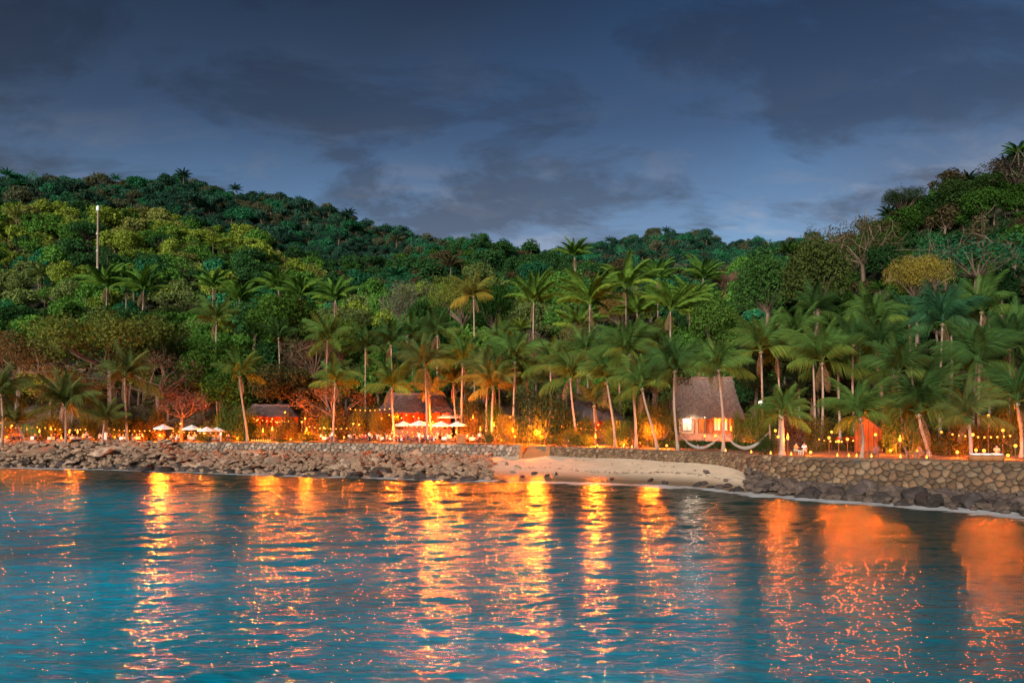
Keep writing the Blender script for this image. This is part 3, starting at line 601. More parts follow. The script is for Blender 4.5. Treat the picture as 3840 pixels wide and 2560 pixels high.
for a in ((1785, 815, 1790, 108, 4.4, 'palm close right of the tall palm behind the hut'), (1830, 770, 1835, 112, 4.6, 'palm between the hut and the twin trunked palm'), (1925, 850, 1930, 99, 4.2, 'shorter palm right of the twin trunked palm'),
          (1420, 820, 1425, 118, 4.2, 'palm behind the second and third beach wall palms'), (1350, 815, 1352, 122, 4.2, 'palm behind the first beach wall palm'), (1265, 840, 1268, 120, 4.2, 'palm between the dark round bush and the beach wall palms'), (2060, 860, 2070, 88, 4.4, 'palm left behind the dark low palm'), (2320, 800, 2320, 88, 4.8, 'palm high at the right picture edge'), (1150, 790, 1150, 136, 4.4, 'palm behind the slim straight palm, higher crown'), (840, 800, 840, 140, 4.4, 'palm behind the forked tree top')):
    pl(*a, n=21, col=GREEN if a[0] % 20 else DEEP)
for a in ((1226, 695, 1230, 150, 5.0, 'plumed palm left of the tallest pair at picture centre'), (1355, 700, 1357, 143, 5.6, 'tallest plumed palm at picture centre, pale double trunk'),
          (1437, 662, 1436, 158, 5.4, 'plumed palm right of the tallest one, high crown'), (1540, 715, 1538, 150, 5.2, 'plumed palm with a grey skirt of dead leaves above the beach palms'),
          (1330, 755, 1335, 146, 4.2, 'shorter plumed palm left of the tallest one'), (1463, 720, 1465, 160, 4.4, 'small plumed palm between the skirted palm and its left neighbour'),
          (1320, 590, 1320, 235, 5.0, 'plumed palm on the skyline beside the gap of sky'), (1510, 640, 1510, 205, 5.0, 'plumed palm behind the skirted palm'), (1615, 640, 1615, 200, 5.0, 'plumed palm on the slope above the thatched hut'),
          (1585, 700, 1585, 165, 4.6, 'plumed palm right of the skirted palm'), (330, 668, 325, 172, 5.2, 'shaggy plumed palm with brown dead skirt on the left slope'), (245, 660, 240, 176, 5.0, 'shaggy plumed palm left of the brown skirted one'),
          (290, 655, 285, 180, 4.6, 'plumed palm between the two shaggy ones on the left slope'), (490, 660, 490, 178, 4.2, 'plumed palm on the left slope, bright green'), (690, 680, 690, 170, 4.4, 'plumed palm left of centre slope, bright green'), (640, 665, 640, 178, 4.2, 'plumed palm above the left of centre trees'),
          (770, 690, 768, 168, 4.4, 'plumed palm right of the bright green pair left of centre'), (550, 690, 552, 172, 4.0, 'plumed palm in the thick of the left slope')):
    pl(*a, col=(0.12, 0.22, 0.035) if a[3] < 170 and a[0] > 1000 else (0.085, 0.18, 0.03), kind='royal', n=26, trunk_r=.2)

# ------------------------------------------------------------------ broadleaf trees
def leaf_cloud(r, clusters, n, size, flat=.4):
    """leaf faces gathered in clumps; clusters = [(centre, radius)], returns verts and quads"""
    rad = np.array([c[1] for c in clusters]); cen = np.array([c[0] for c in clusters]); pr = rad**2/np.sum(rad**2)
    ci = r.choice(len(clusters), n, p=pr); d = r.normal(size=(n, 3)); d[:, 2] += .35; d /= np.linalg.norm(d, axis=1)[:, None]
    q = rad[ci]*(.45+.62*r.random(n)**.6)*np.where(r.random(n) < .14, r.uniform(1.1, 1.42, n), 1.0); p = cen[ci]+d*q[:, None]*np.array([1, 1, .8])
    nm = d*.7+r.normal(size=(n, 3))*.55+np.array([0, 0, flat]); nm /= np.linalg.norm(nm, axis=1)[:, None]
    a = np.cross(nm, r.normal(size=(n, 3))); a /= np.linalg.norm(a, axis=1)[:, None]; b = np.cross(nm, a)
    s = (size*r.uniform(.6, 1.35, n))[:, None]; a = a*s; b = b*s*.62
    V = np.stack([p-a, p-b*.9, p+a, p+b*.9], 1).reshape(-1, 3); return V, np.arange(4*n).reshape(n, 4)
def tree_proto(seed, style, n, size):
    """about 9 m tall, crown radius about 4 m; returns (trunk builder, crown verts, crown faces)"""
    r = np.random.default_rng(seed); mb = MB(); R = 4.0
    if style == 'round': nc, zc, sx, sz, cr = r.integers(13, 22), 6.0+r.uniform(-.4, .8), r.uniform(.62, .86), r.uniform(.42, .72), .36
    elif style == 'umbrella': nc, zc, sx, sz, cr = 24, 6.6, 1.05, .16, .30
    elif style == 'sparse': nc, zc, sx, sz, cr = 15, 6.2, .82, .6, .30
    else: nc, zc, sx, sz, cr = 12, 1.5, .75, .28, .42        # shrub
    cl = []
    for i in range(nc):
        d = r.normal(size=3); d /= np.linalg.norm(d); q = R*r.uniform(.55, 1.0)
        c = np.array([d[0]*q*sx, d[1]*q*sx, zc+d[2]*q*sz-(.12*(d[0]**2+d[1]**2)*q if style == 'umbrella' else 0)])
        cl.append((c, R*cr*(r.uniform(.45, 1.35) if style == 'round' else r.uniform(.7, 1.25))))
    th = zc-2.4 if style != 'shrub' else .5
    lean = r.uniform(-.4, .4, 2); tp = (lean[0], lean[1], th)
    mb.tube([(0, 0, -.6), (lean[0]*.3, lean[1]*.3, th*.5), tp], [.34, .25, .2] if style != 'shrub' else [.12, .1, .08], 6)
    for c, q in cl:
        m_ = (np.array(tp)+c)/2+r.normal(size=3)*.35; mb.tube([tp, tuple(m_), tuple(c)], [.12, .07, .025], 4, cap=False)
        if style == 'sparse':
            for _ in range(4):
                e = c+r.normal(size=3)*q*.9; mb.tube([tuple(c), tuple((c+e)/2+r.normal(size=3)*.15), tuple(e)], [.05, .03, .012], 3, cap=False)
    V, F = leaf_cloud(r, cl, n, size); return mb, V, F
def proto_pair(seed, style, n, size):
    mb, V, F = tree_proto(seed, style, n, size)
    return mb.mesh('trunk', M['bark']), mesh_np('crown', V, F, [M['leaf']])
NEAR = {'round': [proto_pair(60+i, 'round', 12000, .13) for i in range(4)], 'umbrella': [proto_pair(70+i, 'umbrella', 13000, .085) for i in range(3)],
        'sparse': [proto_pair(80+i, 'sparse', 3000, .10) for i in range(3)], 'shrub': [proto_pair(90+i, 'shrub', 4200, .12) for i in range(3)]}
MID = [proto_pair(100+i, 'round', 4200, .22) for i in range(5)]+[proto_pair(110, 'umbrella', 4000, .19), proto_pair(111, 'sparse', 1800, .19)]
def tree(loc, pair, s, col, label, group, rz=None, name='broadleaf_tree', cat='tree', bark=None):
    s3 = (s, s, s) if isinstance(s, (int, float)) else s
    root = empty(name, loc, random.uniform(0, 6.28) if rz is None else rz, label=label, cat=cat, group=group)
    add('trunk', pair[0], root, scale=s3); add('crown', pair[1], root, scale=s3, color=col); return root
def big(px, py, rx, ry, D, style, col, label, cat='tree', name='broadleaf_tree', var=None):
    """crown centre at the pixel, half-width rx and half-height ry in photo pixels"""
    g = GP(px, D); zc = (CAM_H+(HOR-py)/FPX*D)-g.z; m = D/FPX
    ref = {'round': (3.9, 6.0, 3.2), 'umbrella': (5.0, 6.4, 1.9), 'sparse': (4.2, 6.2, 3.3), 'shrub': (4.2, 1.6, 1.9)}[style]
    sx = rx*m/ref[0]; sz = max(.12, zc/ref[1])
    if style != 'shrub': sz = .5*sz+.5*ry*m/ref[2]; g = Vector((g.x, g.y, g.z+zc-ref[1]*sz))
    pairs = NEAR[style]; return tree(g, pairs[(var if var is not None else random.randrange(99)) % len(pairs)], (sx, sx, sz), col, label, None, name=name, cat=cat)
BROWN_L = (0.17, 0.12, 0.055); PINK = (0.21, 0.125, 0.095)
for a in ((420, 1250, 330, 150, 142, 'umbrella', (0.12, 0.155, 0.035), 'broad spreading olive green tree on the left, widest crown behind the terrace'), (60, 1320, 190, 120, 140, 'umbrella', BROWN_L, 'brownish spreading tree at the left edge behind the palms'),
          (230, 1420, 220, 90, 134, 'sparse', BROWN_L, 'half bare brown branched tree behind the bushy left palm'), (600, 1400, 190, 110, 136, 'sparse', (0.12, 0.09, 0.055), 'half bare brown tree above the left parasols'), (680, 1510, 120, 80, 130, 'sparse', PINK, 'pinkish bare twiggy tree over the left parasols'),
          (830, 1360, 170, 130, 138, 'round', (0.045, 0.11, 0.02), 'dense green tree above the thin leaning palm'), (880, 1580, 80, 70, 128, 'shrub', (0.05, 0.1, 0.025), 'green shrub right of the left parasols'), (1060, 1450, 150, 90, 137, 'round', (0.075, 0.075, 0.03), 'dark olive tree over the small red roofed pavilion'),
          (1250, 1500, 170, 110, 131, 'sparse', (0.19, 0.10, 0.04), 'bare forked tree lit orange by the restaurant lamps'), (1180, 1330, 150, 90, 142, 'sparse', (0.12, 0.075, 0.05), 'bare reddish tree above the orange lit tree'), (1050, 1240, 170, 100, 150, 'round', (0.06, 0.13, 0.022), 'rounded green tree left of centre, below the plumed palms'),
          (1270, 1260, 140, 80, 152, 'round', (0.09, 0.15, 0.025), 'bright green tree behind the orange lit bare tree'), (2040, 1548, 120, 95, 112, 'shrub', (0.035, 0.06, 0.025), 'dark round bush tree beside the lamp steps, picture centre'),
          (1730, 1110, 150, 95, 168, 'umbrella', (0.17, 0.20, 0.04), 'pale yellow green tree behind the tall slim palm'), (1850, 1180, 110, 65, 156, 'round', (0.025, 0.075, 0.015), 'dark green dense tree right of the tall slim palm'), (1530, 1130, 120, 90, 166, 'sparse', (0.12, 0.14, 0.09), 'grey green half bare tree left of the tall slim palm'),
          (1600, 1190, 100, 60, 160, 'round', (0.03, 0.08, 0.02), 'dark tree below the grey half bare tree'), (2010, 1330, 70, 130, 145, 'sparse', (0.2, 0.15, 0.12), 'bare pale branched tree left of the tallest plumed palm'), (2170, 1290, 110, 100, 140, 'sparse', (0.12, 0.12, 0.04), 'olive half bare tree under the tallest plumed palms'),
          (2330, 1140, 110, 80, 170, 'umbrella', (0.24, 0.16, 0.05), 'yellow orange tree between the plumed palms'), (2680, 1190, 130, 70, 150, 'round', (0.08, 0.16, 0.03), 'bright green tree above the hut roof'), (2720, 1050, 75, 32, 205, 'umbrella', (0.25, 0.15, 0.11), 'pink flowering flat topped tree on the slope above the hut'),
          (2870, 1110, 140, 70, 150, 'round', (0.05, 0.12, 0.03), 'green tree behind the tall palm right of the hut'), (3440, 1020, 120, 48, 128, 'umbrella', (0.25, 0.20, 0.04), 'golden yellow tree among the right hand palms'), (3660, 960, 220, 65, 134, 'sparse', (0.03, 0.15, 0.075), 'wide teal green tree on the right slope'), (3500, 980, 130, 80, 136, 'sparse', (0.04, 0.17, 0.07), 'teal green tree behind the golden yellow one'),
          (3100, 950, 130, 110, 158, 'sparse', (0.09, 0.085, 0.04), 'olive half bare tree on the right slope'), (3240, 900, 140, 120, 178, 'sparse', (0.085, 0.08, 0.035), 'grey branched olive tree high on the right slope'), (3060, 1070, 150, 80, 140, 'round', (0.065, 0.09, 0.025), 'olive tree behind the palms right of the hut'),
          (3770, 1310, 130, 90, 98, 'round', (0.035, 0.065, 0.02), 'dark tree at the right edge above the terrace lights'), (3560, 1330, 140, 90, 104, 'round', (0.03, 0.055, 0.02), 'dark tree between the red trunks and the dark low palm'), (3050, 1330, 160, 110, 112, 'round', (0.028, 0.045, 0.02), 'dark tree behind the twin trunked palm'), (2460, 1400, 130, 120, 116, 'round', (0.03, 0.05, 0.018), 'dark tree behind the bowed palm, left of the hut'),
          (2830, 1400, 110, 110, 116, 'round', (0.028, 0.045, 0.018), 'dark tree at the right side of the hut roof'), (3800, 640, 160, 110, 190, 'sparse', (0.05, 0.045, 0.04), 'dark feathery half bare tree on the right skyline'), (3620, 720, 150, 90, 186, 'round', (0.035, 0.07, 0.02), 'dark green broad tree under the right skyline'),
          (3390, 740, 90, 50, 205, 'umbrella', (0.03, 0.05, 0.02), 'dark flat topped tree standing out on the right skyline')):
    big(*a)
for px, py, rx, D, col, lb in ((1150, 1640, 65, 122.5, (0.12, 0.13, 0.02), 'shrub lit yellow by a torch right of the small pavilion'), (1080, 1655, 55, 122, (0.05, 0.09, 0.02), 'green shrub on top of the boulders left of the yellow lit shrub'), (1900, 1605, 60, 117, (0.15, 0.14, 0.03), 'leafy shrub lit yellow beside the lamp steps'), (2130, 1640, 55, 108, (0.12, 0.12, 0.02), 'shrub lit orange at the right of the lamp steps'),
          (2310, 1635, 55, 105, (0.07, 0.11, 0.025), 'green shrub beside the middle pavilion'), (2180, 1650, 45, 107, (0.05, 0.09, 0.02), 'low green shrub in front of the middle pavilion'), (2500, 1590, 60, 110, (0.06, 0.08, 0.02), 'shrub left of the thatched hut'), (2880, 1665, 45, 83, (0.025, 0.05, 0.015), 'dark clipped shrub at the end of the right hammock'),
          (3130, 1660, 80, 88, (0.10, 0.09, 0.02), 'shrub with warm light left of the orange wall'), (3320, 1660, 60, 84, (0.05, 0.07, 0.02), 'shrub at the foot of the orange wall'), (3560, 1660, 90, 78, (0.09, 0.08, 0.02), 'low leafy shrub on the right terrace'), (3680, 1640, 60, 80, (0.12, 0.09, 0.02), 'leafy shrub under the right terrace lights'), (3460, 1650, 60, 82, (0.05, 0.06, 0.02), 'shrub behind the two lounge chairs'), (2990, 1610, 60, 90, (0.13, 0.09, 0.06), 'bare brownish shrub behind the low broad palm'),
          (1010, 1622, 60, 127, (0.07, 0.08, 0.02), 'shrub screening the front of the small pavilion'), (1075, 1612, 50, 128, (0.08, 0.07, 0.02), 'shrub screening the right corner of the small pavilion'), (2190, 1618, 50, 111, (0.06, 0.08, 0.02), 'shrub screening the bar pavilion left half'), (2270, 1622, 45, 110, (0.07, 0.09, 0.02), 'shrub screening the bar pavilion right half'), (760, 1640, 45, 124, (0.07, 0.1, 0.02), 'small green shrub under the left parasols'), (1450, 1560, 60, 133, (0.08, 0.08, 0.02), 'shrub beside the dark pavilion'), (1840, 1640, 40, 116, (0.05, 0.08, 0.02), 'small green shrub right of the diners'), (460, 1600, 80, 130, (0.04, 0.06, 0.02), 'dark shrub behind the straight pink trunk palm'), (1780, 1570, 70, 126, (0.06, 0.06, 0.02), 'shrub behind the orange lit low palm')):
    big(px, py, rx, rx*.8, D, 'shrub', col, lb, cat='shrub', name='leafy_shrub')
sh_r = random.Random(9)
for i in range(34):
    px = [30, 130, 210, 330, 420, 520, 590, 690, 850, 900, 930, 1090, 1180, 1230, 1290, 1360, 1420, 1780, 1830, 1870, 1960, 2080, 2120, 2330, 2390, 2430, 2480, 2780, 2830, 3060, 3360, 3420, 3600, 3790][i]
    D = float(wallD(px))+sh_r.uniform(7.5, 11.5); where = min(((abs(px-a), b) for a, b in ((0, 'the left picture edge'), (150, 'the bushy left palm'), (300, 'the straight pink trunk'), (480, 'the left diners'), (610, 'the farthest left parasol'), (770, 'the right parasols of the left row'), (925, 'the thin leaning palm'), (1100, 'the small pavilion'), (1250, 'the forked tree'), (1400, 'the dark pavilion left end'), (1800, 'the orange block'), (1940, 'the lamp steps'), (2100, 'the dark round bush'), (2350, 'the bar pavilion'), (2470, 'the bowed palm'), (2800, 'the right side of the hut'), (3060, 'the low broad palm'), (3390, 'the dark low palm'), (3600, 'the bent leaf palm'), (3800, 'the right picture edge'))))[1]
    big(px, 1600+sh_r.uniform(-15, 25), sh_r.uniform(40, 75), 50, D, 'shrub', (sh_r.uniform(.06, .13), sh_r.uniform(.075, .12), .02), f'{["low", "taller", "rounded", "loose"][i % 4]} garden shrub growing behind {where}', cat='shrub', name='garden_shrub')
def flowers():
    g = GP(3190, 86); root = empty('flowering_shrub', g, label='shrub with red flowers in front of the orange wall', cat='shrub')
    add('foliage', NEAR['shrub'][1][1], root, scale=(.42, .42, .55), color=(.07, .08, .02)); add('stems', NEAR['shrub'][1][0], root, scale=(.42, .42, .55))
    r = np.random.default_rng(4); V, F = leaf_cloud(r, [((x, -.5, 1.2), .45) for x in (-1.4, -.5, .4, 1.3)], 130, .1); add('blossoms', mesh_np('blossoms', V, F, [M['leaf']]), root, color=(.75, .06, .05))
flowers()
def hedge():
    r = np.random.default_rng(12); cl = []
    for t in np.linspace(0, 1, 26):
        px = 2440+420*t; D = float(wallD(px))+8.5; p = GP(px, D); cl.append((np.array((p.x, p.y, p.z+.45)), .62))
    V, F = leaf_cloud(r, cl, 6500, .11); o = empty('hedge', (0, 0, 0), label='long low dark hedge behind the hammocks', cat='hedge')
    add('foliage', mesh_np('foliage', V, F, [M['leaf']]), o, color=(.03, .06, .018))
    mb = MB()
    for c, q in cl: mb.tube([(c[0], c[1], c[2]-.6), (c[0], c[1], c[2]+.2)], .05, 5)
    add('stems', mb.mesh('stems', M['bark']), o)
hedge()

def undergrowth():
    r = np.random.default_rng(31); cl = []
    for px in np.arange(-250, 4250, 22):
        for k in range(3):
            q = px+r.uniform(-15, 15); st = np.interp(q, [2700, 2900, 3200, 3840, 4400], [136, 124, 106, 93, 88])
            if abs(q-1563) < 170 or abs(q-1016) < 150: st = 141
            d = st+r.uniform(-7, 9); p = GP(q, d); cl.append((np.array((p.x, p.y, p.z+r.uniform(.3, 2.6))), r.uniform(.8, 1.7)))
    V, F = leaf_cloud(r, cl, 46000, .2); add('undergrowth', mesh_np('undergrowth', V, F, [M['leaf']]), color=(.065, .075, .022), kind='stuff', label='dark leafy undergrowth at the forest edge')
undergrowth()

# ------------------------------------------------------------------ the forest on the hills
def tint_at(px, D, r):
    ph = .5+.5*math.sin(px*.0071+D*.043+1.3*math.sin(D*.031+px*.0023))*math.cos(px*.0047-D*.027+2.0)
    class Pick:                            # neighbouring trees tend to be of one kind
        def integers(s, n): return int(min(n-1, max(0, (ph+r0.normal()*.33)*n)))
    r0 = r; Pick.uniform = staticmethod(r0.uniform); r = Pick()
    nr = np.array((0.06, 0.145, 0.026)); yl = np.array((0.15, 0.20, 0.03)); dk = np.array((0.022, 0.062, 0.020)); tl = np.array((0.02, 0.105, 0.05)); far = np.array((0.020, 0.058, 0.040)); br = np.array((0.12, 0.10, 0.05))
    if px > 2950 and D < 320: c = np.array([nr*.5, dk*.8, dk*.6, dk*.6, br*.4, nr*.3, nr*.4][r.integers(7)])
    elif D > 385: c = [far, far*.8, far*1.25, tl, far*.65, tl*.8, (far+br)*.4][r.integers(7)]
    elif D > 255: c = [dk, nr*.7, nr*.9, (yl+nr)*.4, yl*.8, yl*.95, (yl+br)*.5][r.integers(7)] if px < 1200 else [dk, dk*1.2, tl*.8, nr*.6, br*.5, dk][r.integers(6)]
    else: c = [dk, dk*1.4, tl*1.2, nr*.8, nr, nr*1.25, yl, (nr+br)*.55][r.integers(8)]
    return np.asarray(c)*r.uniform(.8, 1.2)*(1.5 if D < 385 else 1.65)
def forest():
    r = np.random.default_rng(21); cand = []
    D = 112.0
    while D < 700:
        step = 5.4 if D < 200 else 5.6 if D < 400 else 6.2
        a0, a1 = (-500, 4350)
        n = int((a1-a0)/FPX*D/step)
        for i in range(n):
            px = a0+(a1-a0)*(i+r.random())/n; d = D+r.uniform(-.5, .5)*step; cand.append((px, d))
        D += step*.95
    cand = np.array(cand); st = np.interp(cand[:, 0], [1900, 2700, 2900, 3200, 3840, 4400], [139, 135, 126, 110, 98, 94]); cand = cand[cand[:, 1] > st]
    z = groundZ(cand[:, 0], cand[:, 1]); size = np.clip(r.lognormal(-.26, .30, len(cand)), .38, 1.6)*np.interp(cand[:, 1], [150, 260, 420], [1.0, .92, .85])
    size *= np.where(cand[:, 0] > 3100, .86, 1.0)
    row_top = HOR-(z+8.5*size-CAM_H)/cand[:, 1]*FPX
    order = np.argsort(cand[:, 1]); hor = {}; keep = []
    for i in order:                        # leave out what stands wholly behind nearer canopy
        b = int(cand[i, 0]//25); m = hor.get(b, 9999)
        if row_top[i] < m+70*180/cand[i, 1]: keep.append(i)
        hor[b] = min(m, row_top[i]+38*180/cand[i, 1])
    keep = np.array(keep); near = keep[np.argsort(-(size[keep]/cand[keep, 1]))]
    inframe = [i for i in near if -60 < cand[i, 0] < 3900]; singles = set(inframe[:225])
    g = 'single trees on the lower wooded slopes'
    for i in inframe[:225]:
        px, d = cand[i]; c = tint_at(px, d, r); k = r.integers(len(MID)); kind = 'round' if k < 5 else 'flat topped' if k == 5 else 'half bare'
        tone = 'yellow green' if c[0] > .11 else 'dark green' if c[1] < .075 else 'mid green'
        where = min((abs(px-a_), b_) for a_, b_ in ((30, 'above the left edge palm'), (200, 'above the bushy left palm'), (366, 'by the white topped pole'), (540, 'above the shaggy palms'), (720, 'above the left parasols'), (900, 'above the thin leaning palm'), (1080, 'above the small pavilion'), (1260, 'above the forked tree'), (1440, 'left of the grey half bare tree'), (1620, 'above the dark pavilion'), (1780, 'behind the tall slim palm'), (1950, 'left of the tallest plumed palms'), (2150, 'behind the tallest plumed palm'), (2350, 'right of the tallest plumed palms'), (2530, 'behind the skirted palm'), (2700, 'above the hut'), (2900, 'right of the pink flowering tree'), (3080, 'above the twin trunked palm'), (3240, 'on the right hill spur'), (3420, 'above the golden yellow tree'), (3600, 'above the teal green trees'), (3780, 'at the right edge skyline')))[1]
        where = ('low down ' if d < 150 else 'midway up ' if d < 175 else 'high up ')+where
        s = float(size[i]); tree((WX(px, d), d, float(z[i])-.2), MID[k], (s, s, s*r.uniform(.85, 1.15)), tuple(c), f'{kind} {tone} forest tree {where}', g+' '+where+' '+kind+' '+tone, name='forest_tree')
    rest = [i for i in keep if i not in singles]
    src = bpy.data.collections.new('forest_sources')
    def put(nm, mb, V, F):
        n0 = len(mb.v); vv = np.concatenate([np.array(mb.v), V]); ff = [tuple(f) for f in mb.f]+[tuple(int(q)+n0 for q in f) for f in F]
        src.objects.link(bpy.data.objects.new(nm, mesh_np(nm, vv, ff, [M['bark'], M['leaf_far']], False, [0]*len(mb.f)+[1]*len(F))))
    for i in range(6): put(f's{i}', *tree_proto(200+i, 'round', 1900, .31))
    put('s6', *tree_proto(210, 'umbrella', 1500, .32)); put('s7', *tree_proto(211, 'sparse', 700, .3))
    for i in range(2):                     # distant palm
        q = MB(); q.tube([(0, 0, -.5), (.2, 0, 4), (.1, 0, 7)], [.2, .16, .13], 6); Vs, Fs, n0 = [], [], 0; rr = random.Random(i)
        for k in range(20):
            me = rr.choice(FR['plume']); el = math.radians(84-64*(k+.5)/20); mt = Matrix.Translation((.1, 0, 7)) @ Matrix.Rotation(k*2.4, 4, 'Z') @ Matrix.Rotation(-el, 4, 'Y') @ Matrix.Scale(4.2, 4)
            Vs += [tuple(mt @ v.co) for v in me.vertices]; Fs += [tuple(n0+j for j in p.vertices) for p in me.polygons]; n0 = len(Vs)
        put(f's{8+i}', q, np.array(Vs), Fs)
    pts = np.stack([WX(cand[rest, 0], cand[rest, 1]), cand[rest, 1], z[rest]-.2], -1); me = mesh_np('forest', pts, [])
    n = len(rest); idx = r.choice([0, 1, 2, 3, 4, 5, 6, 7, 8, 9], n, p=[.135]*6+[.05, .05, .045, .045])
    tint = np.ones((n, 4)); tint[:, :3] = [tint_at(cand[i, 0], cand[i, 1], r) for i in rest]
    rot = np.stack([np.zeros(n), np.zeros(n), r.uniform(0, 6.28, n)], -1); s = size[rest]; scl = np.stack([s*1.24, s*1.24, s*r.uniform(.85, 1.2, n)], -1)
    for nm, ty, key, v in (('idx', 'INT', 'value', idx.astype(np.int32)), ('tint', 'FLOAT_COLOR', 'color', tint), ('rot', 'FLOAT_VECTOR', 'vector', rot), ('scl', 'FLOAT_VECTOR', 'vector', scl)):
        a = me.attributes.new(nm, ty, 'POINT'); a.data.foreach_set(key, np.ascontiguousarray(v).ravel())
    o = add('forest', me, kind='stuff', label='dense tropical forest covering the hills')
    gn = bpy.data.node_groups.new('scatter', 'GeometryNodeTree'); gn.interface.new_socket('Geometry', in_out='INPUT', socket_type='NodeSocketGeometry'); gn.interface.new_socket('Geometry', in_out='OUTPUT', socket_type='NodeSocketGeometry')
    gi = gn.nodes.new('NodeGroupInput'); go = gn.nodes.new('NodeGroupOutput'); ip = gn.nodes.new('GeometryNodeInstanceOnPoints'); ci = gn.nodes.new('GeometryNodeCollectionInfo')
    ci.inputs['Collection'].default_value = src; ci.inputs['Separate Children'].default_value = True; ci.inputs['Reset Children'].default_value = True
    def na(nm, ty):
        q = gn.nodes.new('GeometryNodeInputNamedAttribute'); q.data_type = ty; q.inputs[0].default_value = nm; return [s_ for s_ in q.outputs if s_.enabled][0]
    gn.links.new(gi.outputs[0], ip.inputs['Points']); gn.links.new(ci.outputs[0], ip.inputs['Instance']); ip.inputs['Pick Instance'].default_value = True
    gn.links.new(na('idx', 'INT'), ip.inputs['Instance Index']); gn.links.new(na('rot', 'FLOAT_VECTOR'), ip.inputs['Rotation']); gn.links.new(na('scl', 'FLOAT_VECTOR'), ip.inputs['Scale'])
    gn.links.new(ip.outputs[0], go.inputs[0]); md = o.modifiers.new('scatter', 'NODES'); md.node_group = gn
    print('forest', n, 'singles', len(singles))
forest()
# ------------------------------------------------------------------ thatched buildings
def thatch_roof(parent, w, d, zE, zR, rw, mat, seed, oy=0.0, tufts=2600):
    """hip roof with a slightly hollow slope, a ridge cap and loose thatch; w, d = eaves, rw = ridge length"""
    r = np.random.default_rng(seed); E = [(-w/2, -d/2), (w/2, -d/2), (w/2, d/2), (-w/2, d/2)]; R = [(-rw/2, 0), (rw/2, 0), (rw/2, 0), (-rw/2, 0)]
    V, F = [], []; tv, tf = [], []; ns, nr = 18, 9
    def P(k, u, t):
        a, b = E[k], E[(k+1) % 4]; c, e = R[k], R[(k+1) % 4]
        x = (a[0]*(1-u)+b[0]*u)*(1-t)+(c[0]*(1-u)+e[0]*u)*t; y = (a[1]*(1-u)+b[1]*u)*(1-t)+(c[1]*(1-u)+e[1]*u)*t
        s = t+.07*math.sin(math.pi*t)*-1
        return np.array((x, y+oy, zE+(zR-zE)*s))
    for k in range(4):
        n0 = len(V)
        for j in range(nr+1):
            for i in range(ns+1):
                p = P(k, i/ns, j/nr); p[2] += r.normal()*.045 - (abs(r.normal())*.09 if j == 0 else 0); V.append(tuple(p))
        for j in range(nr):
            for i in range(ns): F.append((n0+j*(ns+1)+i, n0+j*(ns+1)+i+1, n0+(j+1)*(ns+1)+i+1, n0+(j+1)*(ns+1)+i))
        cnt = int(tufts*(w if k % 2 == 0 else d)/(2*(w+d)))
        for _ in range(cnt):
            u, t = r.random(), r.random()**1.1*.98 if r.random() > .22 else r.random()*.03; p = P(k, u, t); q = P(k, u, max(t-.09, -.07)); dn = (q-p); l = np.linalg.norm(dn); dn /= l; l = r.uniform(.35, .95)
            sd = np.cross(dn, (0, 0, 1)); sd /= np.linalg.norm(sd)+1e-9; nn = np.cross(sd, dn); nn *= np.sign(nn[2]+1e-6); wd = r.uniform(.03, .08); n1 = len(tv)
            b = p+dn*l+nn*r.uniform(.03, .2)+sd*r.normal()*.06; a = p+nn*.02
            tv += [tuple(a-sd*wd), tuple(a+sd*wd), tuple(b+sd*wd*.6), tuple(b-sd*wd*.6)]; tf.append((n1, n1+1, n1+2, n1+3))
    V.append((0, oy, zE)); roof = add('roof', mesh_np('roof', V, F, [mat], False), parent)
    add('thatch', mesh_np('thatch', tv, tf, [mat]), roof, kind='stuff')
    cap = MB(); cap.tube([(-rw/2-.15+(rw+.3)*i/10, oy, zR+.02+.06*math.sin(i*2.1)) for i in range(11)], [.16+.05*(i % 2) for i in range(11)], 7); add('ridge_cap', cap.mesh('ridge_cap', mat), roof)
    return roof
def part(parent, name, mat, *boxes, smooth=False):
    mb = MB()
    for b in boxes: mb.box(*b)
    return add(name, mb.mesh(name, mat, smooth=smooth), parent)
LIGHTS = []
def point(loc, power, col=(1.0, 0.2, 0.01), r=.12, parent=None):
    d = bpy.data.lights.new('lamp_light', 'POINT'); d.energy = power; d.color = col; d.shadow_soft_size = r
    o = bpy.data.objects.new('lamp_light', d); link(o, parent); o.location = loc; LIGHTS.append(o); return o
BULB = MB().lathe([(.02, -.13), (.10, -.07), (.13, 0), (.10, .07), (.02, .13)], k=8).mesh('bulb', M['candle'], smooth=True)
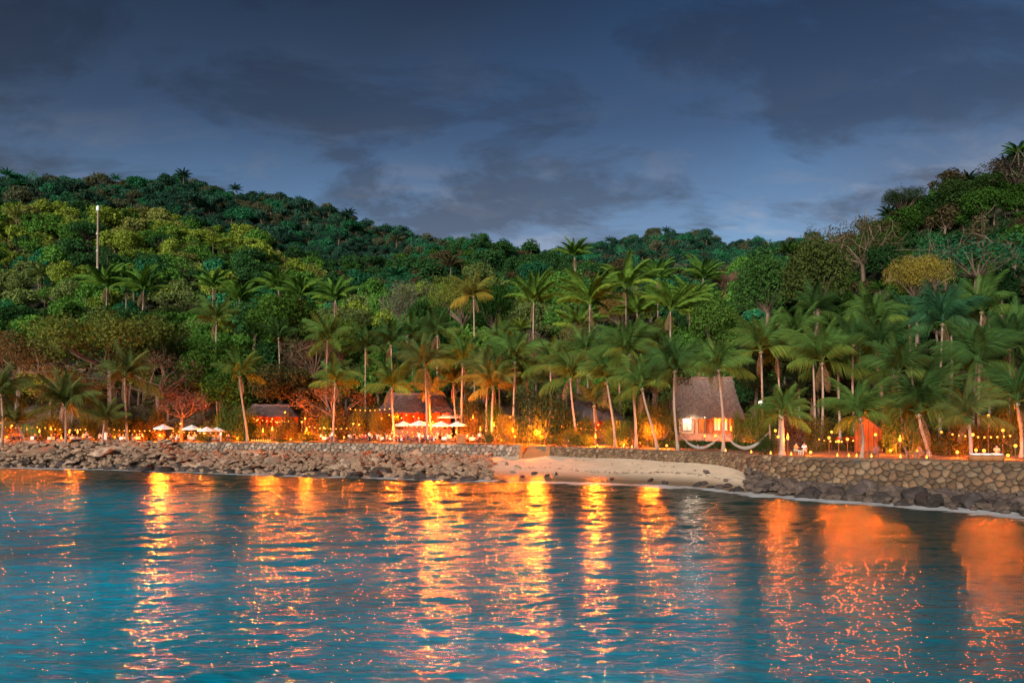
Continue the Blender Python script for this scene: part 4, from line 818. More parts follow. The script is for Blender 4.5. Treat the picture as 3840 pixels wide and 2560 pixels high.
def pavilion(px, D, w, d, floor, zE, zR, rw, roofmat, label, posts, seed, wall=M['red_wood'], rz=0, post_m=M['red_wood'], bulbs=6, power=220, rail=True):
    root = empty('open_pavilion', (WX(px, D), D, floor), rz, label=label, cat='pavilion'); g = float(groundZ(px, D-d/2)); hE = zE-floor; hR = zR-floor
    thatch_roof(root, w, d, hE, hR, rw, roofmat, seed)
    part(root, 'deck', M['wood'], ((0, 0, -(floor-g)/2-.1), (w*.96, d*.96, floor-g+.3)))
    part(root, 'back_wall', wall, ((0, d*.36, hE*.5), (w*.86, .15, hE)))
    for i in range(posts):
        x = (-.43+.86*i/(posts-1))*w
        for y in (-d*.40, d*.18): part(root, 'post', post_m, ((x, y, hE*.5+.05), (.2, .2, hE+.1)))
    part(root, 'beam', post_m, ((0, -d*.40-.02, hE-.02), (w*.9, .24, .24)))
    if rail:
        part(root, 'railing', M['wood'], ((0, -d*.43, .85), (w*.88, .08, .08)), ((0, -d*.43, .45), (w*.88, .06, .06)), *[((-.43*w+.86*w*k/24, -d*.43, .42), (.05, .05, .84)) for k in range(25)])
    part(root, 'counter', M['wood'], ((w*.1, d*.1, .55), (w*.5, .6, 1.1)), ((w*.1, d*.1, 1.13), (w*.54, .75, .08)))
    for k in range(3): part(root, 'shelf', M['wood'], ((-.25*w+.25*w*k, d*.33, 1.0+.5*(k % 2)), (w*.2, .25, .06)))
    for i in range(bulbs):
        x = (-.40+.80*(i+.5)/bulbs)*w; y = -d*.25 if i % 2 else -d*.05; z = hE-.55-.25*(i % 3)
        b = add('pendant_lamp', BULB, root, loc=(x, y, z)); add('cord', MB().tube([(0, 0, .12), (0, 0, hE-z)], .012, 3).mesh('cord', M['metal']), b)
    for x in ((-.25*w, .25*w) if w > 7 else (0,)): point((x, -d*.12, hE-.8), power*2, parent=root)
    return root
pavilion(1563, 133, 12.5, 7, 5.0, 7.95, 10.9, 8.5, M['thatch_dark'], 'long restaurant pavilion with dark thatched roof and red posts', 7, 1, bulbs=10, power=420)
pavilion(2216, 117, 9.0, 6.5, 4.05, 6.75, 10.4, 3.0, M['thatch_dark'], 'open bar pavilion with dark peaked roof behind the beach palms', 5, 2, post_m=M['ochre'], bulbs=7, power=220)
pavilion(1016, 134, 9.5, 5.5, 4.5, 7.3, 9.0, 6.0, M['thatch_dark'], 'small open pavilion with red roof edge left of the forked tree', 5, 3, bulbs=6, power=200)

def hut():
    D = 113.0; floor = 4.75; root = empty('thatched_hut', (WX(2640, D), D, floor), -.06, label='two storey high thatched hut with tall grey brown roof behind the hammocks', cat='hut')
    g = float(groundZ(2640, D-4)); hE, hR = 7.35-floor, 12.55-floor; w, d = 9.3, 7.2
    thatch_roof(root, w, d, hE, hR, 7.6, M['thatch'], 5, tufts=7000)
    part(root, 'platform', M['rock'], ((0, -.2, -(floor-g)/2-.02), (w*.98, d*.98, floor-g+.2))).color = (.25, .17, .12, 1)
    for k in range(3): part(root, 'step', M['rock'], ((.6, -d*.49-.25-.3*k, -.28-.33*k), (2.4, .34, .3))).color = (.3, .21, .14, 1)
    yw = -d*.30
    part(root, 'side_wall', M['plaster'], ((-w*.42, .2, hE*.5), (.2, d*.56, hE))); part(root, 'side_wall', M['ochre'], ((w*.42, .2, hE*.5), (.2, d*.56, hE)))
    part(root, 'back_wall', M['plaster'], ((0, d*.30, hE*.5), (w*.84, .2, hE)))
    for x0, x1, m in ((-w*.41, -w*.36, 'plaster'), (-w*.22, -w*.13, 'plaster'), (w*.0, w*.10, 'ochre'), (w*.20, w*.25, 'ochre'), (w*.35, w*.41, 'ochre')): part(root, 'front_wall', M[m], (((x0+x1)/2, yw, hE*.5), (x1-x0, .18, hE)))
    def window(x0, x1, z0, z1, n, glass):
        f = part(root, 'window', M['wood'], ((x0, yw-.1, (z0+z1)/2), (.09, .1, z1-z0)), ((x1, yw-.1, (z0+z1)/2), (.09, .1, z1-z0)), (((x0+x1)/2, yw-.1, z0), (x1-x0, .12, .1)), (((x0+x1)/2, yw-.1, z1), (x1-x0, .12, .1)), *[((x0+(x1-x0)*k/n, yw-.1, (z0+z1)/2), (.05, .07, z1-z0)) for k in range(1, n)])
        for k in range(n): add('pane', MB().box((x0+(x1-x0)*(k+.5)/n, yw-.04, (z0+z1)/2), ((x1-x0)/n-.08, .03, z1-z0-.1)).mesh('pane', glass), f)
    curtain = plain('curtain', (0.75, 0.68, 0.6), .9, .1, 8)
    window(-w*.36, -w*.22, .45, hE-.15, 2, curtain); window(w*.10, w*.20, .45, hE-.2, 2, curtain); window(w*.25, w*.35, .45, hE-.2, 2, curtain)
    part(root, 'sill_wall', M['plaster'], ((-w*.29, yw, .2), (w*.14, .17, .4))); part(root, 'sill_wall', M['ochre'], ((w*.225, yw, .2), (w*.25, .17, .4)))
    dr = part(root, 'door', M['wood'], ((-w*.03, yw-.35, 1.05), (.07, .8, 2.1)))
    part(dr, 'handle', M['metal'], ((-w*.03-.07, yw-.62, 1.0), (.05, .12, .04)))
    part(root, 'door_frame', M['wood'], ((-w*.125, yw-.1, 1.1), (.14, .16, 2.2)), ((-w*.01, yw-.1, 1.1), (.14, .16, 2.2)), ((-w*.068, yw-.1, 2.26), (w*.14, .16, .14)))
    for x in (-.44, -.2, .06, .30, .44): part(root, 'post', M['wood'], ((x*w, -d*.43, hE*.5+.1), (.2, .2, hE+.25)))
    part(root, 'beam', M['wood'], ((0, -d*.43, hE-.02), (w*.92, .2, .2)))
    lam = add('eave_lamp', MB().box((0, 0, 0), (.7, .16, .1)).mesh('eave_lamp', M['white_glow']), root, loc=(-w*.07, -d*.44-.14, hE-.3))
    point((-w*.25, -d*.5-1.3, hE-.4), 170, (1, .78, .55), .15, root)
    point((-w*.29, -d*.43+.35, hE-.5), 30, (1, .80, .62), .15, root); point((w*.2, -d*.43+.3, hE-.5), 100, parent=root); point((0, .3, 1.7), 150, parent=root); point((-w*.3, .3, 1.7), 50, (1, .8, .6), parent=root)
hut()
def sloped_wall():
    D = 84.5; a, b, c = PT(3208, 1576, D), PT(3238, 1558, D), PT(3312, 1618, D); g = float(groundZ(3200, D))-.2
    root = empty('garden_wall', (b.x, D, g), label='orange lit plaster garden wall with sloping top beside the low palm', cat='wall')
    prof = [(c.x-b.x, 0), (c.x-b.x, c.z-g), (0, b.z-g), (a.x-b.x, a.z-g), (a.x-b.x, 0)]
    n = len(prof); V = [(x, 0, z) for x, z in prof]+[(x, .35, z) for x, z in prof]; F = [tuple(range(n)), tuple(range(2*n-1, n-1, -1))]+[(i, n+i, n+(i+1) % n, (i+1) % n) for i in range(n)]
    add('plaster_face', mesh_np('plaster_face', V, F, [M['ochre']]), root)
    mb = MB(); mb.tube([(-.2, .17, b.z-g+.06), (c.x-b.x+.2, .17, c.z-g+.0)], .13, 6); mb.tube([(a.x-b.x, .17, a.z-g+.04), (.1, .17, b.z-g+.06)], .11, 6); add('coping', mb.mesh('coping', M['thatch_dark']), root)
    for k in range(5):
        x = a.x-b.x+.25+k*.55; zt = (b.z-g) if x < 0 else (b.z-g)+(c.z-b.z)*x/(c.x-b.x); part(root, 'batten', M['wood'], ((x, -.03, (zt-.12)/2), (.07, .06, zt-.12)))
sloped_wall()
def steps():
    root = empty('stone_steps', (0, 0, 0), label='lamp lit yellow stone steps leading from beach to terrace', cat='steps')
    D0 = float(wallD(2010)); x0, x1 = WX(1962, D0), WX(2062, D0)
    for k in range(5):
        z = 1.75+.3*k; y = D0-1.4+.5*k
        part(root, 'step', M['ochre'], (((x0+x1)/2, y, z-.3), (x1-x0, .56, .9), -.28)).color = (.4, .25, .1, 1)
    for x, dy in ((x0, .55), (x1, -.7)): part(root, 'cheek_wall', M['ochre'], ((x, D0+dy, 2.4), (.55, 2.8, 2.0), -.25))
steps()
def planter():
    D = 118.6; p = GP(1730, D); part(None, 'planter_block', M['ochre'], ((p.x, p.y, p.z+.6), (1.25, .8, 1.25)), ((p.x, p.y, p.z+1.24), (1.4, .95, .1)))
    o = bpy.data.objects['planter_block']; tag(o, 'square orange plaster block on the terrace edge right of the parasols', 'planter')
planter()

# ------------------------------------------------------------------ parasols, tables, chairs
def parasol_parts():
    k = 8; mb = MB(); R = 1.45
    for j in range(k):
        a, b = 2*math.pi*j/k, 2*math.pi*(j+1)/k; m = (a+b)/2
        for r0, z0, r1, z1 in ((0.02, .62, .5, .40), (.5, .40, 1.0, .2), (1.0, .2, 1.45, .02), (1.45, .02, 1.47, -.14)):
            def q(r, z, t): return (r*math.cos(t), r*math.sin(t), z)
            s0, s1 = (.04 if r0 > .1 else 0), .045
            c0, c1 = q(r0*.965, z0-s0, m), q(r1*.965, z1-s1, m)
            mb.quadf([q(r0, z0, a), q(r1, z1, a), c1, c0]); mb.quadf([c0, c1, q(r1, z1, b), q(r0, z0, b)])
    can = mb.mesh('canopy', M['white_cloth']); rb = MB()
    for j in range(k):
        t = 2*math.pi*j/k; rb.tube([(.03*math.cos(t), .03*math.sin(t), .55), (1.4*math.cos(t), 1.4*math.sin(t), .0)], .016, 3)
    return can, MB().tube([(0, 0, 0), (0, 0, 2.75)], .035, 6).mesh('pole', M['wood']), MB().lathe([(.34, 0), (.34, .08), (.12, .12), (.06, .3)]).mesh('base', M['metal']), rb.mesh('ribs', M['wood']), MB().lathe([(.01, 0), (.05, .04), (.03, .1), (.005, .16)], k=6).mesh('finial', M['wood'])
PC = parasol_parts()
for px, py, D, s, lb in ((612, 1590, 125, 1.0, 'white parasol standing farthest left over the left diners'), (719, 1592, 125.5, 1.0, 'white parasol second from left over the left diners'), (775, 1599, 124, .95, 'white parasol third from left, partly before another'), (817, 1600, 126, .9, 'white parasol at the right end of the left row'),
                         (1513, 1578, 125, .95, 'white parasol left of the slim palm before the dark pavilion'), (1572, 1575, 123, 1.05, 'widest white parasol before the dark pavilion'), (1655, 1578, 123, 1.05, 'white parasol right of the slim palm before the dark pavilion'), (1716, 1578, 122.5, 1.0, 'white parasol at the right end of the middle row'),
                         (1678, 1548, 131, 1.05, 'upper white parasol behind the middle row'), (1712, 1550, 132, .95, 'upper white parasol at the right, behind the middle row')):
    D = float(D); p = PT(px, py, D); g = float(groundZ(px, D)); h = (p.z-g)/(2.75+.62*s-.55) if False else p.z-g
    root = empty('parasol', (p.x, p.y, g), random.uniform(0, 1), label=lb, cat='parasol'); zt = h-.62*s
    add('canopy', PC[0], root, loc=(0, 0, zt), scale=s); add('ribs', PC[3], root, loc=(0, 0, zt), scale=s); add('pole', PC[1], root, scale=(1, 1, (zt+.6*s)/2.75)); add('base', PC[2], root); add('finial', PC[4], root, loc=(0, 0, zt+.6*s))
tt = MB().lathe([(.48, 0), (.5, .02), (.5, .04), (.48, .05)], k=14).mesh('table_top', M['wood']); tcl = MB()
for j in range(16):
    a, b = 2*math.pi*j/16, 2*math.pi*(j+1)/16; ra, rb_ = (.53+.05*(j % 2)), (.53+.05*((j+1) % 2))
    tcl.quadf([(.52*math.cos(a), .52*math.sin(a), .06), (.52*math.cos(b), .52*math.sin(b), .06), (rb_*math.cos(b), rb_*math.sin(b), -.38), (ra*math.cos(a), ra*math.sin(a), -.38)]); tcl.quadf([(0, 0, .065), (.52*math.cos(a), .52*math.sin(a), .06), (.52*math.cos(b), .52*math.sin(b), .06)])
tcl = tcl.mesh('tablecloth', M['white_cloth']); tlg = MB().lathe([(.28, 0), (.26, .04), (.05, .08), (.045, .68)], k=8).mesh('pedestal', M['wood'])
cs = MB().box((0, 0, .45), (.44, .44, .05)).mesh('seat', M['wood']); cb = MB().box((0, .2, .86), (.42, .04, .07)).box((0, .2, .66), (.4, .03, .06)).box((-.19, .2, .7), (.04, .04, .46)).box((.19, .2, .7), (.04, .04, .46)).mesh('backrest', M['wood']); clg = MB().box((0, 0, .21), (.05, .05, .43)).mesh('leg', M['wood'])
def chair(loc, rz, label, group):
    root = empty('dining_chair', loc, rz, label=label, cat='chair', group=group); add('seat', cs, root); add('backrest', cb, root)
    for x in (-.18, .18):
        for y in (-.18, .18): add('leg', clg, root, loc=(x, y, 0))
FL = MB().lathe([(.015, -.02), (.075, .05), (.085, .14), (.05, .28), (.008, .45)], k=7).mesh('flame', M['flame'], smooth=True)
CANF = MB().lathe([(.01, 0), (.06, .04), (.065, .1), (.03, .18), (.006, .25)], k=6).mesh('candle_flame', M['candle'], smooth=True)
CANJ = MB().lathe([(.08, 0), (.09, .02), (.09, .12), (.085, .12)], k=8).mesh('jar', M['metal'])
def candle(loc, label, group, s=1.0):
    root = empty('candle_lantern', loc, label=label, cat='candle', group=group); add('jar', CANJ, root, scale=s); add('candle_flame', CANF, root, loc=(0, 0, .1*s), scale=s)

# ------------------------------------------------------------------ people
def skinned(name, J, E, mat, rootj, sub=1):
    names = list(J); me = bpy.data.meshes.new(name); me.from_pydata([J[k][0] for k in names], [(names.index(a), names.index(b)) for a, b in E], [])
    o = bpy.data.objects.new(name, me); link(o); o.modifiers.new('s', 'SKIN'); ss = o.modifiers.new('d', 'SUBSURF'); ss.levels = ss.render_levels = sub
    for i, k in enumerate(names):
        v = me.skin_vertices[0].data[i]; v.radius = J[k][1] if isinstance(J[k][1], tuple) else (J[k][1],)*2; v.use_root = (k == rootj)
    dg = bpy.context.evaluated_depsgraph_get(); dg.update(); m2 = bpy.data.meshes.new_from_object(o.evaluated_get(dg)); m2.materials.clear(); m2.materials.append(mat)
    bpy.data.objects.remove(o); m2.name = name; m2.polygons.foreach_set('use_smooth', [True]*len(m2.polygons)); return m2
def person_meshes(pose):
    s = {}
    if pose == 'stand' or pose == 'serve':
        s = dict(pel=(0, 0, .93), wai=(0, 0, 1.1), che=(0, -.01, 1.3), nec=(0, 0, 1.47), hea=(0, -.03, 1.58), top=(0, -.02, 1.69))
        for g, n in ((-1, 'l'), (1, 'r')):
            s['sh'+n] = (g*.17, 0, 1.41); s['el'+n] = (g*.24, .02, 1.15) if pose == 'stand' else (g*.23, .0, 1.16); s['ha'+n] = (g*.24, -.08, .90) if pose == 'stand' else (g*.15, -.27, 1.14)
            s['fi'+n] = tuple(np.array(s['ha'+n])+np.array((0, -.03, -.09) if pose == 'stand' else (-g*.02, -.09, .0)))
            s['hi'+n] = (g*.1, 0, .88); s['kn'+n] = (g*.11, -.02, .49); s['an'+n] = (g*.12, .03, .08); s['to'+n] = (g*.13, -.12, .04)
    elif pose == 'sit':
        s = dict(pel=(0, .05, .54), wai=(0, .06, .72), che=(0, .03, .92), nec=(0, .0, 1.08), hea=(0, -.04, 1.19), top=(0, -.03, 1.30))
        for g, n in ((-1, 'l'), (1, 'r')):
            s['sh'+n] = (g*.17, .02, 1.02); s['el'+n] = (g*.24, -.06, .80); s['ha'+n] = (g*.13, -.28, .82); s['fi'+n] = (g*.11, -.36, .83)
            s['hi'+n] = (g*.1, .0, .53); s['kn'+n] = (g*.12, -.40, .53); s['an'+n] = (g*.12, -.40, .09); s['to'+n] = (g*.13, -.54, .05)
    else:                                   # lying back in a hammock, along +X from head to feet
        s = dict(pel=(.1, 0, .1), wai=(-.1, 0, .12), che=(-.28, 0, .22), nec=(-.44, 0, .34), hea=(-.54, 0, .42), top=(-.64, 0, .47))
        for g, n in ((-1, 'l'), (1, 'r')):
            s['sh'+n] = (-.38, g*.16, .3); s['el'+n] = (-.18, g*.2, .24); s['ha'+n] = (0, g*.08, .28); s['fi'+n] = (.06, g*.05, .28)
            s['hi'+n] = (.16, g*.09, .1); s['kn'+n] = (.5, g*.1, .34); s['an'+n] = (.85, g*.08, .22); s['to'+n] = (.93, g*.08, .3)
    R = dict(pel=.13, wai=.12, che=.145, nec=.055, hea=.095, top=.06, sh=.065, el=.045, ha=.032, fi=.028, hi=.085, kn=.06, an=.042, to=.035)
    rad = lambda k: R[k] if k in R else R[k[:2]]
    E = [('pel', 'wai'), ('wai', 'che'), ('che', 'nec'), ('nec', 'hea'), ('hea', 'top')]
    for n in 'lr': E += [('che', 'sh'+n), ('sh'+n, 'el'+n), ('el'+n, 'ha'+n), ('ha'+n, 'fi'+n), ('pel', 'hi'+n), ('hi'+n, 'kn'+n), ('kn'+n, 'an'+n), ('an'+n, 'to'+n)]
    J = {k: (v, rad(k)) for k, v in s.items()}; body = skinned('body', J, E, M['skin'], 'pel', 2)
    sk = ['pel', 'wai', 'che', 'shl', 'shr', 'ell', 'elr']; shirt = skinned('shirt', {k: (s[k], rad(k)*1.16+.008) for k in sk}, [e for e in E if e[0] in sk and e[1] in sk], M['cloth'], 'wai')
    tk = ['pel', 'hil', 'hir', 'knl', 'knr', 'anl', 'anr']; tr = skinned('trousers', {k: (s[k], rad(k)*1.14+.006) for k in tk}, [e for e in E if e[0] in tk and e[1] in tk], M['cloth'], 'pel')
    h, t = np.array(s['hea']), np.array(s['top']); bk = np.array((0, .03, .02)) if pose != 'lie' else np.array((-.02, 0, .0)); mb = MB(); mb.lathe([(.10, -.03), (.108, .02), (.095, .08), (.05, .12), (.005, .135)], tuple(h*.55+t*.45+bk), 9)
    return body, shirt, tr, mb.mesh('hair', M['hair'], smooth=True)
PM = {p: person_meshes(p) for p in ('stand', 'serve', 'sit', 'lie')}
def person(loc, rz, pose, shirt, legs, label, group=None, s=1.0):
    root = empty('person', loc, rz, label=label, cat='person', group=group); m = PM[pose]
    b = add('body', m[0], root, scale=s); add('shirt', m[1], root, scale=s, color=shirt); add('trousers', m[2], root, scale=s, color=legs); add('hair', m[3], root, scale=s); return root
WHITE = (.78, .76, .72); NAVY = (.03, .04, .09); REDC = (.5, .04, .04); BLK = (.02, .02, .022); BEI = (.45, .36, .26)
def dining(px0, px1, d0, d1, n, where, seed):
    r = random.Random(seed)
    for i in range(n):
        px = px0+(px1-px0)*(i+r.uniform(.25, .75))/n; D = r.uniform(d0, d1); g = GP(px, D); cloth = r.random() < .6
        root = empty('dining_table', g, label=f'round {"white clothed" if cloth else "bare wooden"} candlelit table on the {where}', cat='table', group=f'{"clothed" if cloth else "bare"} tables on the {where}')
        add('table_top', tt, root, loc=(0, 0, .7)); add('pedestal', tlg, root)
        if cloth: add('tablecloth', tcl, root, loc=(0, 0, .7))
        candle(g+Vector((0, 0, .775)), f'small candle on a dining table on the {where}', f'table candles on the {where}', 1.1)
        for a in r.sample([0.3, 1.5, 2.8, 4.3, 5.4], 3):
            p = g+Vector((math.cos(a)*.82, math.sin(a)*.82, 0)); p.z = float(groundZ(CX+p.x/p.y*FPX, p.y)); rz = math.atan2(g.y-p.y, g.x-p.x)+math.pi/2
            chair(p, rz, f'wooden dining chair drawn up to a table on the {where}', f'chairs on the {where}')
            if r.random() < .85:
                nm, c = r.choice([('white', WHITE), ('white', WHITE), ('white', WHITE), ('navy blue', NAVY), ('red', REDC), ('beige', BEI), ('black', BLK)])
                person(p, rz, 'sit', c, r.choice([NAVY, BEI, BLK]), f'{nm} shirted diner seated at a table on the {where}', f'{nm} shirted diners on the {where}', r.uniform(.96, 1.06))
dining(40, 880, 123.6, 128, 13, 'left terrace', 1)
dining(1190, 1490, 121.5, 125.5, 7, 'terrace beside the forked tree', 2)
dining(1490, 1870, 119.5, 123.5, 10, 'middle terrace under the parasols', 3)
for px, D, pose, sh, tr, rz, lb in ((396, 123.4, 'stand', WHITE, WHITE, .3, 'waiter all in white standing at the left terrace edge'), (1572, 119.9, 'serve', WHITE, WHITE, -.4, 'waiter all in white standing in the middle of the terrace'), (1640, 122.5, 'serve', WHITE, BLK, .6, 'waiter in white shirt bending to tables right of the white clad one'), (325, 123.8, 'stand', (.35, .45, .6), NAVY, 1.2, 'guest in a pale blue shirt standing on the left terrace'),
        (1245, 122, 'stand', WHITE, NAVY, 2.2, 'guest in white top standing beside the forked tree'), (1385, 121, 'serve', WHITE, BLK, 1.0, 'waiter in white shirt serving right of the forked tree'), (828, 124, 'stand', WHITE, BEI, -.8, 'guest in white standing at the right end of the left terrace'), (1800, 119, 'stand', WHITE, BLK, .2, 'guest in white shirt standing right of the orange block'), (1470, 121.5, 'stand', REDC, BLK, .4, 'guest in red standing left of the parasols')):
    person(GP(px, D), rz, pose, sh, tr, lb)

# ------------------------------------------------------------------ hammocks, lounge chairs, posts
def hammock(a, b, drop, label, width=.85):
    a, b = Vector(a), Vector(b); root = empty('hammock', (a+b)/2, label=label, cat='hammock'); c = (a+b)/2; V, F = [], []; n, k = 22, 8
    def at(t, w):
        p = a.lerp(b, t)-c; s = 4*t*(1-t); d = drop*s**1.0; ww = width*math.sin(math.pi*min(max((t-.1)/.8, 0), 1))**.45 if .1 < t < .9 else .05
        return (p.x+0*w, p.y+w*ww*.42, p.z-d+(w*w)*.42*ww-.0)
    for i in range(n+1):
        for j in range(k+1): V.append(at(.2+.6*i/n, -1+2*j/k))
    for i in range(n):
        for j in range(k): F.append((i*(k+1)+j, i*(k+1)+j+1, (i+1)*(k+1)+j+1, (i+1)*(k+1)+j))
    add('cloth', mesh_np('cloth', V, F, [M['rope']], True), root)
    for t0, e in ((.2, a-c), (.8, b-c)):
        mb = MB()
        for j in range(7): mb.tube([tuple(e), at(t0, -1+2*j/6)], .022, 3)
        add('suspension_ropes', mb.mesh('suspension_ropes', M['rope']), root)
    return root
H1a, H1b = PT(2549, 1628, 93.5), PT(2706, 1628, 91.5); hammock(H1a, H1b, 1.75, 'white rope hammock with a person, slung between two palms before the hut')
mid = (H1a+H1b)/2; person((mid.x+.15, mid.y-.05, mid.z-1.63), .1, 'lie', NAVY, REDC, 'person in a dark top lying in the left hammock')
H2a, H2b = PT(2718, 1630, 90.2), PT(2884, 1620, 83.6); hammock(H2a, H2b, 1.75, 'empty pale hammock slung from the palm to a pole right of the hut')
g = GP(2886, 83.8); add('wooden_pole', MB().tube([(0, 0, -.3), (.03, 0, 1.6), (.0, 0, PT(2886, 1588, 83.8).z-g.z)], [.09, .08, .06], 7).mesh('wooden_pole', M['palm_bark'], smooth=True), loc=g, label='thin wooden pole holding the right end of the empty hammock', cat='pole')
def lounge(px, D, rz, label, col):
    root = empty('lounge_chair', GP(px, D), rz, label=label, cat='lounge chair'); m = plain('lounge_wood', col, .7, .2, 6)
    for k in range(5): part(root, 'seat_slat', m, ((0, -.3+.13*k, .40-.035*k), (.56, .11, .03)))
    for k in range(5):
        x = -.24+.12*k; mb = MB(); h = 1.12-.06*abs(k-2); mb.quadf([(x-.05, .28, .25), (x+.05, .28, .25), (x+.05, .62, h), (x-.05, .62, h)]); mb.quadf([(x-.05, .31, .25), (x-.05, .65, h), (x+.05, .65, h), (x+.05, .31, .25)]); mb.quadf([(x-.05, .62, h), (x+.05, .62, h), (x+.05, .65, h), (x-.05, .65, h)]); mb.quadf([(x-.05, .28, .25), (x-.05, .62, h), (x-.05, .65, h), (x-.05, .31, .25)]); mb.quadf([(x+.05, .28, .25), (x+.05, .31, .25), (x+.05, .65, h), (x+.05, .62, h)]); add('back_slat', mb.mesh('back_slat', m), root)
    for s in (-1, 1):
        part(root, 'armrest', m, ((s*.36, .05, .62), (.13, .85, .03))); part(root, 'leg', m, ((s*.32, -.32, .3), (.05, .1, .6))); part(root, 'leg', m, ((s*.32, .38, .3), (.05, .1, .6)))
lounge(3275, 76, -.9, 'wooden lounge chair beside the low palm on the right terrace', (.16, .08, .06)); lounge(3420, 74.3, .9, 'left of the two wooden lounge chairs before the dark low palm', (.2, .11, .08)); lounge(3470, 74.3, .5, 'right of the two wooden lounge chairs before the dark low palm', (.22, .11, .07))
for px, D, pose, sh, tr, rz, lb in ((2985, 80.5, 'sit', (.6, .3, .1), BEI, .6, 'person in orange light sitting right of the low broad palm'), (3016, 80.2, 'sit', WHITE, BEI, -.9, 'person in pale clothes sitting facing left right of the low broad palm'), (3738, 71, 'sit', (.5, .35, .15), BEI, -.7, 'person seated at the right terrace in orange light')):
    p = GP(px, D); chair(p, rz, 'wooden chair of the '+lb.split(' right ')[0].split(' at ')[0], None); person(p, rz, pose, sh, tr, lb)
def pouf(px, D, label):
    p = GP(px, D); o = add('wicker_pouf', MB().lathe([(.5, 0), (.62, .12), (.66, .3), (.58, .48), (.4, .52)], k=14).mesh('wicker_pouf', M['ochre'], smooth=True), loc=p, label=label, cat='pouf')
    add('cushion', MB().lathe([(.46, .52), (.52, .58), (.46, .66), (.1, .68)], k=14).mesh('cushion', M['white_cloth'], smooth=True), o)
for px, D, lb in ((3660, 69.6, 'left one of the round orange wicker poufs at the right terrace edge'), (3698, 69.4, 'middle one of the round orange wicker poufs at the right terrace edge'), (3737, 69.2, 'right one of the round orange wicker poufs at the right terrace edge')): pouf(px, D, lb)
def hill_mast():
    D = 206; g = GP(366, D); h = PT(366, 792, D).z-g.z; root = empty('light_mast', g, label='tall thin pole with a white top rising from the forest on the left hill', cat='mast')
    add('pole', MB().tube([(0, 0, -.4), (0, 0, h*.5), (.1, 0, h)], [.38, .3, .22], 8).mesh('pole', M['palm_bark']), root); add('lamp_head', MB().lathe([(.2, 0), (.42, .25), (.45, .8), (.3, 1.3), (.05, 1.5)], (.1, 0, h), 10).mesh('lamp_head', plain('white_paint', (.8, .8, .78), .5, .05)), root)
    for k in range(4): add('band', MB().lathe([(.36, 0), (.38, .1), (.36, .6)], (0, 0, h*.3+h*.16*k), 8).mesh('band', M['plaster']), root)
hill_mast()

# ------------------------------------------------------------------ lamps and torches
BOWL = MB().lathe([(.03, -.22), (.07, -.18), (.10, -.02), (.085, 0)], k=8).mesh('bowl', M['metal'])
GLOBE = MB().lathe([(.03, -.17), (.13, -.11), (.18, 0), (.14, .11), (.04, .17)], k=9).mesh('globe', M['flame'], smooth=True)
WGLOBE = MB().lathe([(.05, -.24), (.17, -.14), (.21, .05), (.15, .22), (.03, .28)], k=9).mesh('globe', M['white_glow'], smooth=True)
def lamp(px, py, D, power, label, kind='torch', group=None, col=None):
    p = PT(px, py, D); g = float(groundZ(px, D)); h = p.z-g
    if h < .3: h = .3
    name = {'torch': 'torch', 'globe': 'lamp_post', 'white': 'flood_lamp'}[kind]; root = empty(name, (p.x, p.y, g), label=label, cat={'torch': 'torch', 'globe': 'lamp', 'white': 'lamp'}[kind], group=group)
    add('pole', MB().tube([(0, 0, -.1), (0, 0, h-.2)], .025, 6).mesh('pole', M['wood']), root)
    if kind == 'torch': add('bowl', BOWL, root, loc=(0, 0, h-.02)); add('flame', FL, root, loc=(0, 0, h), scale=1.5)
    else: add('cap', BOWL, root, loc=(0, 0, h-.12)); add('globe', GLOBE if kind == 'globe' else WGLOBE, root, loc=(0, 0, h+.03), scale=.8 if kind == 'globe' else 1)
    if px > 2880: power *= .72
    if power: point((0, -.02, h+.2 if kind == 'torch' else h+.03), power*(power/700)**.5*LAMP_GAIN[kind], col or (1.0, 0.16, 0.005), .16, root)
LAMP_GAIN = {'torch': 5.6, 'globe': 1.7, 'white': 4.0}
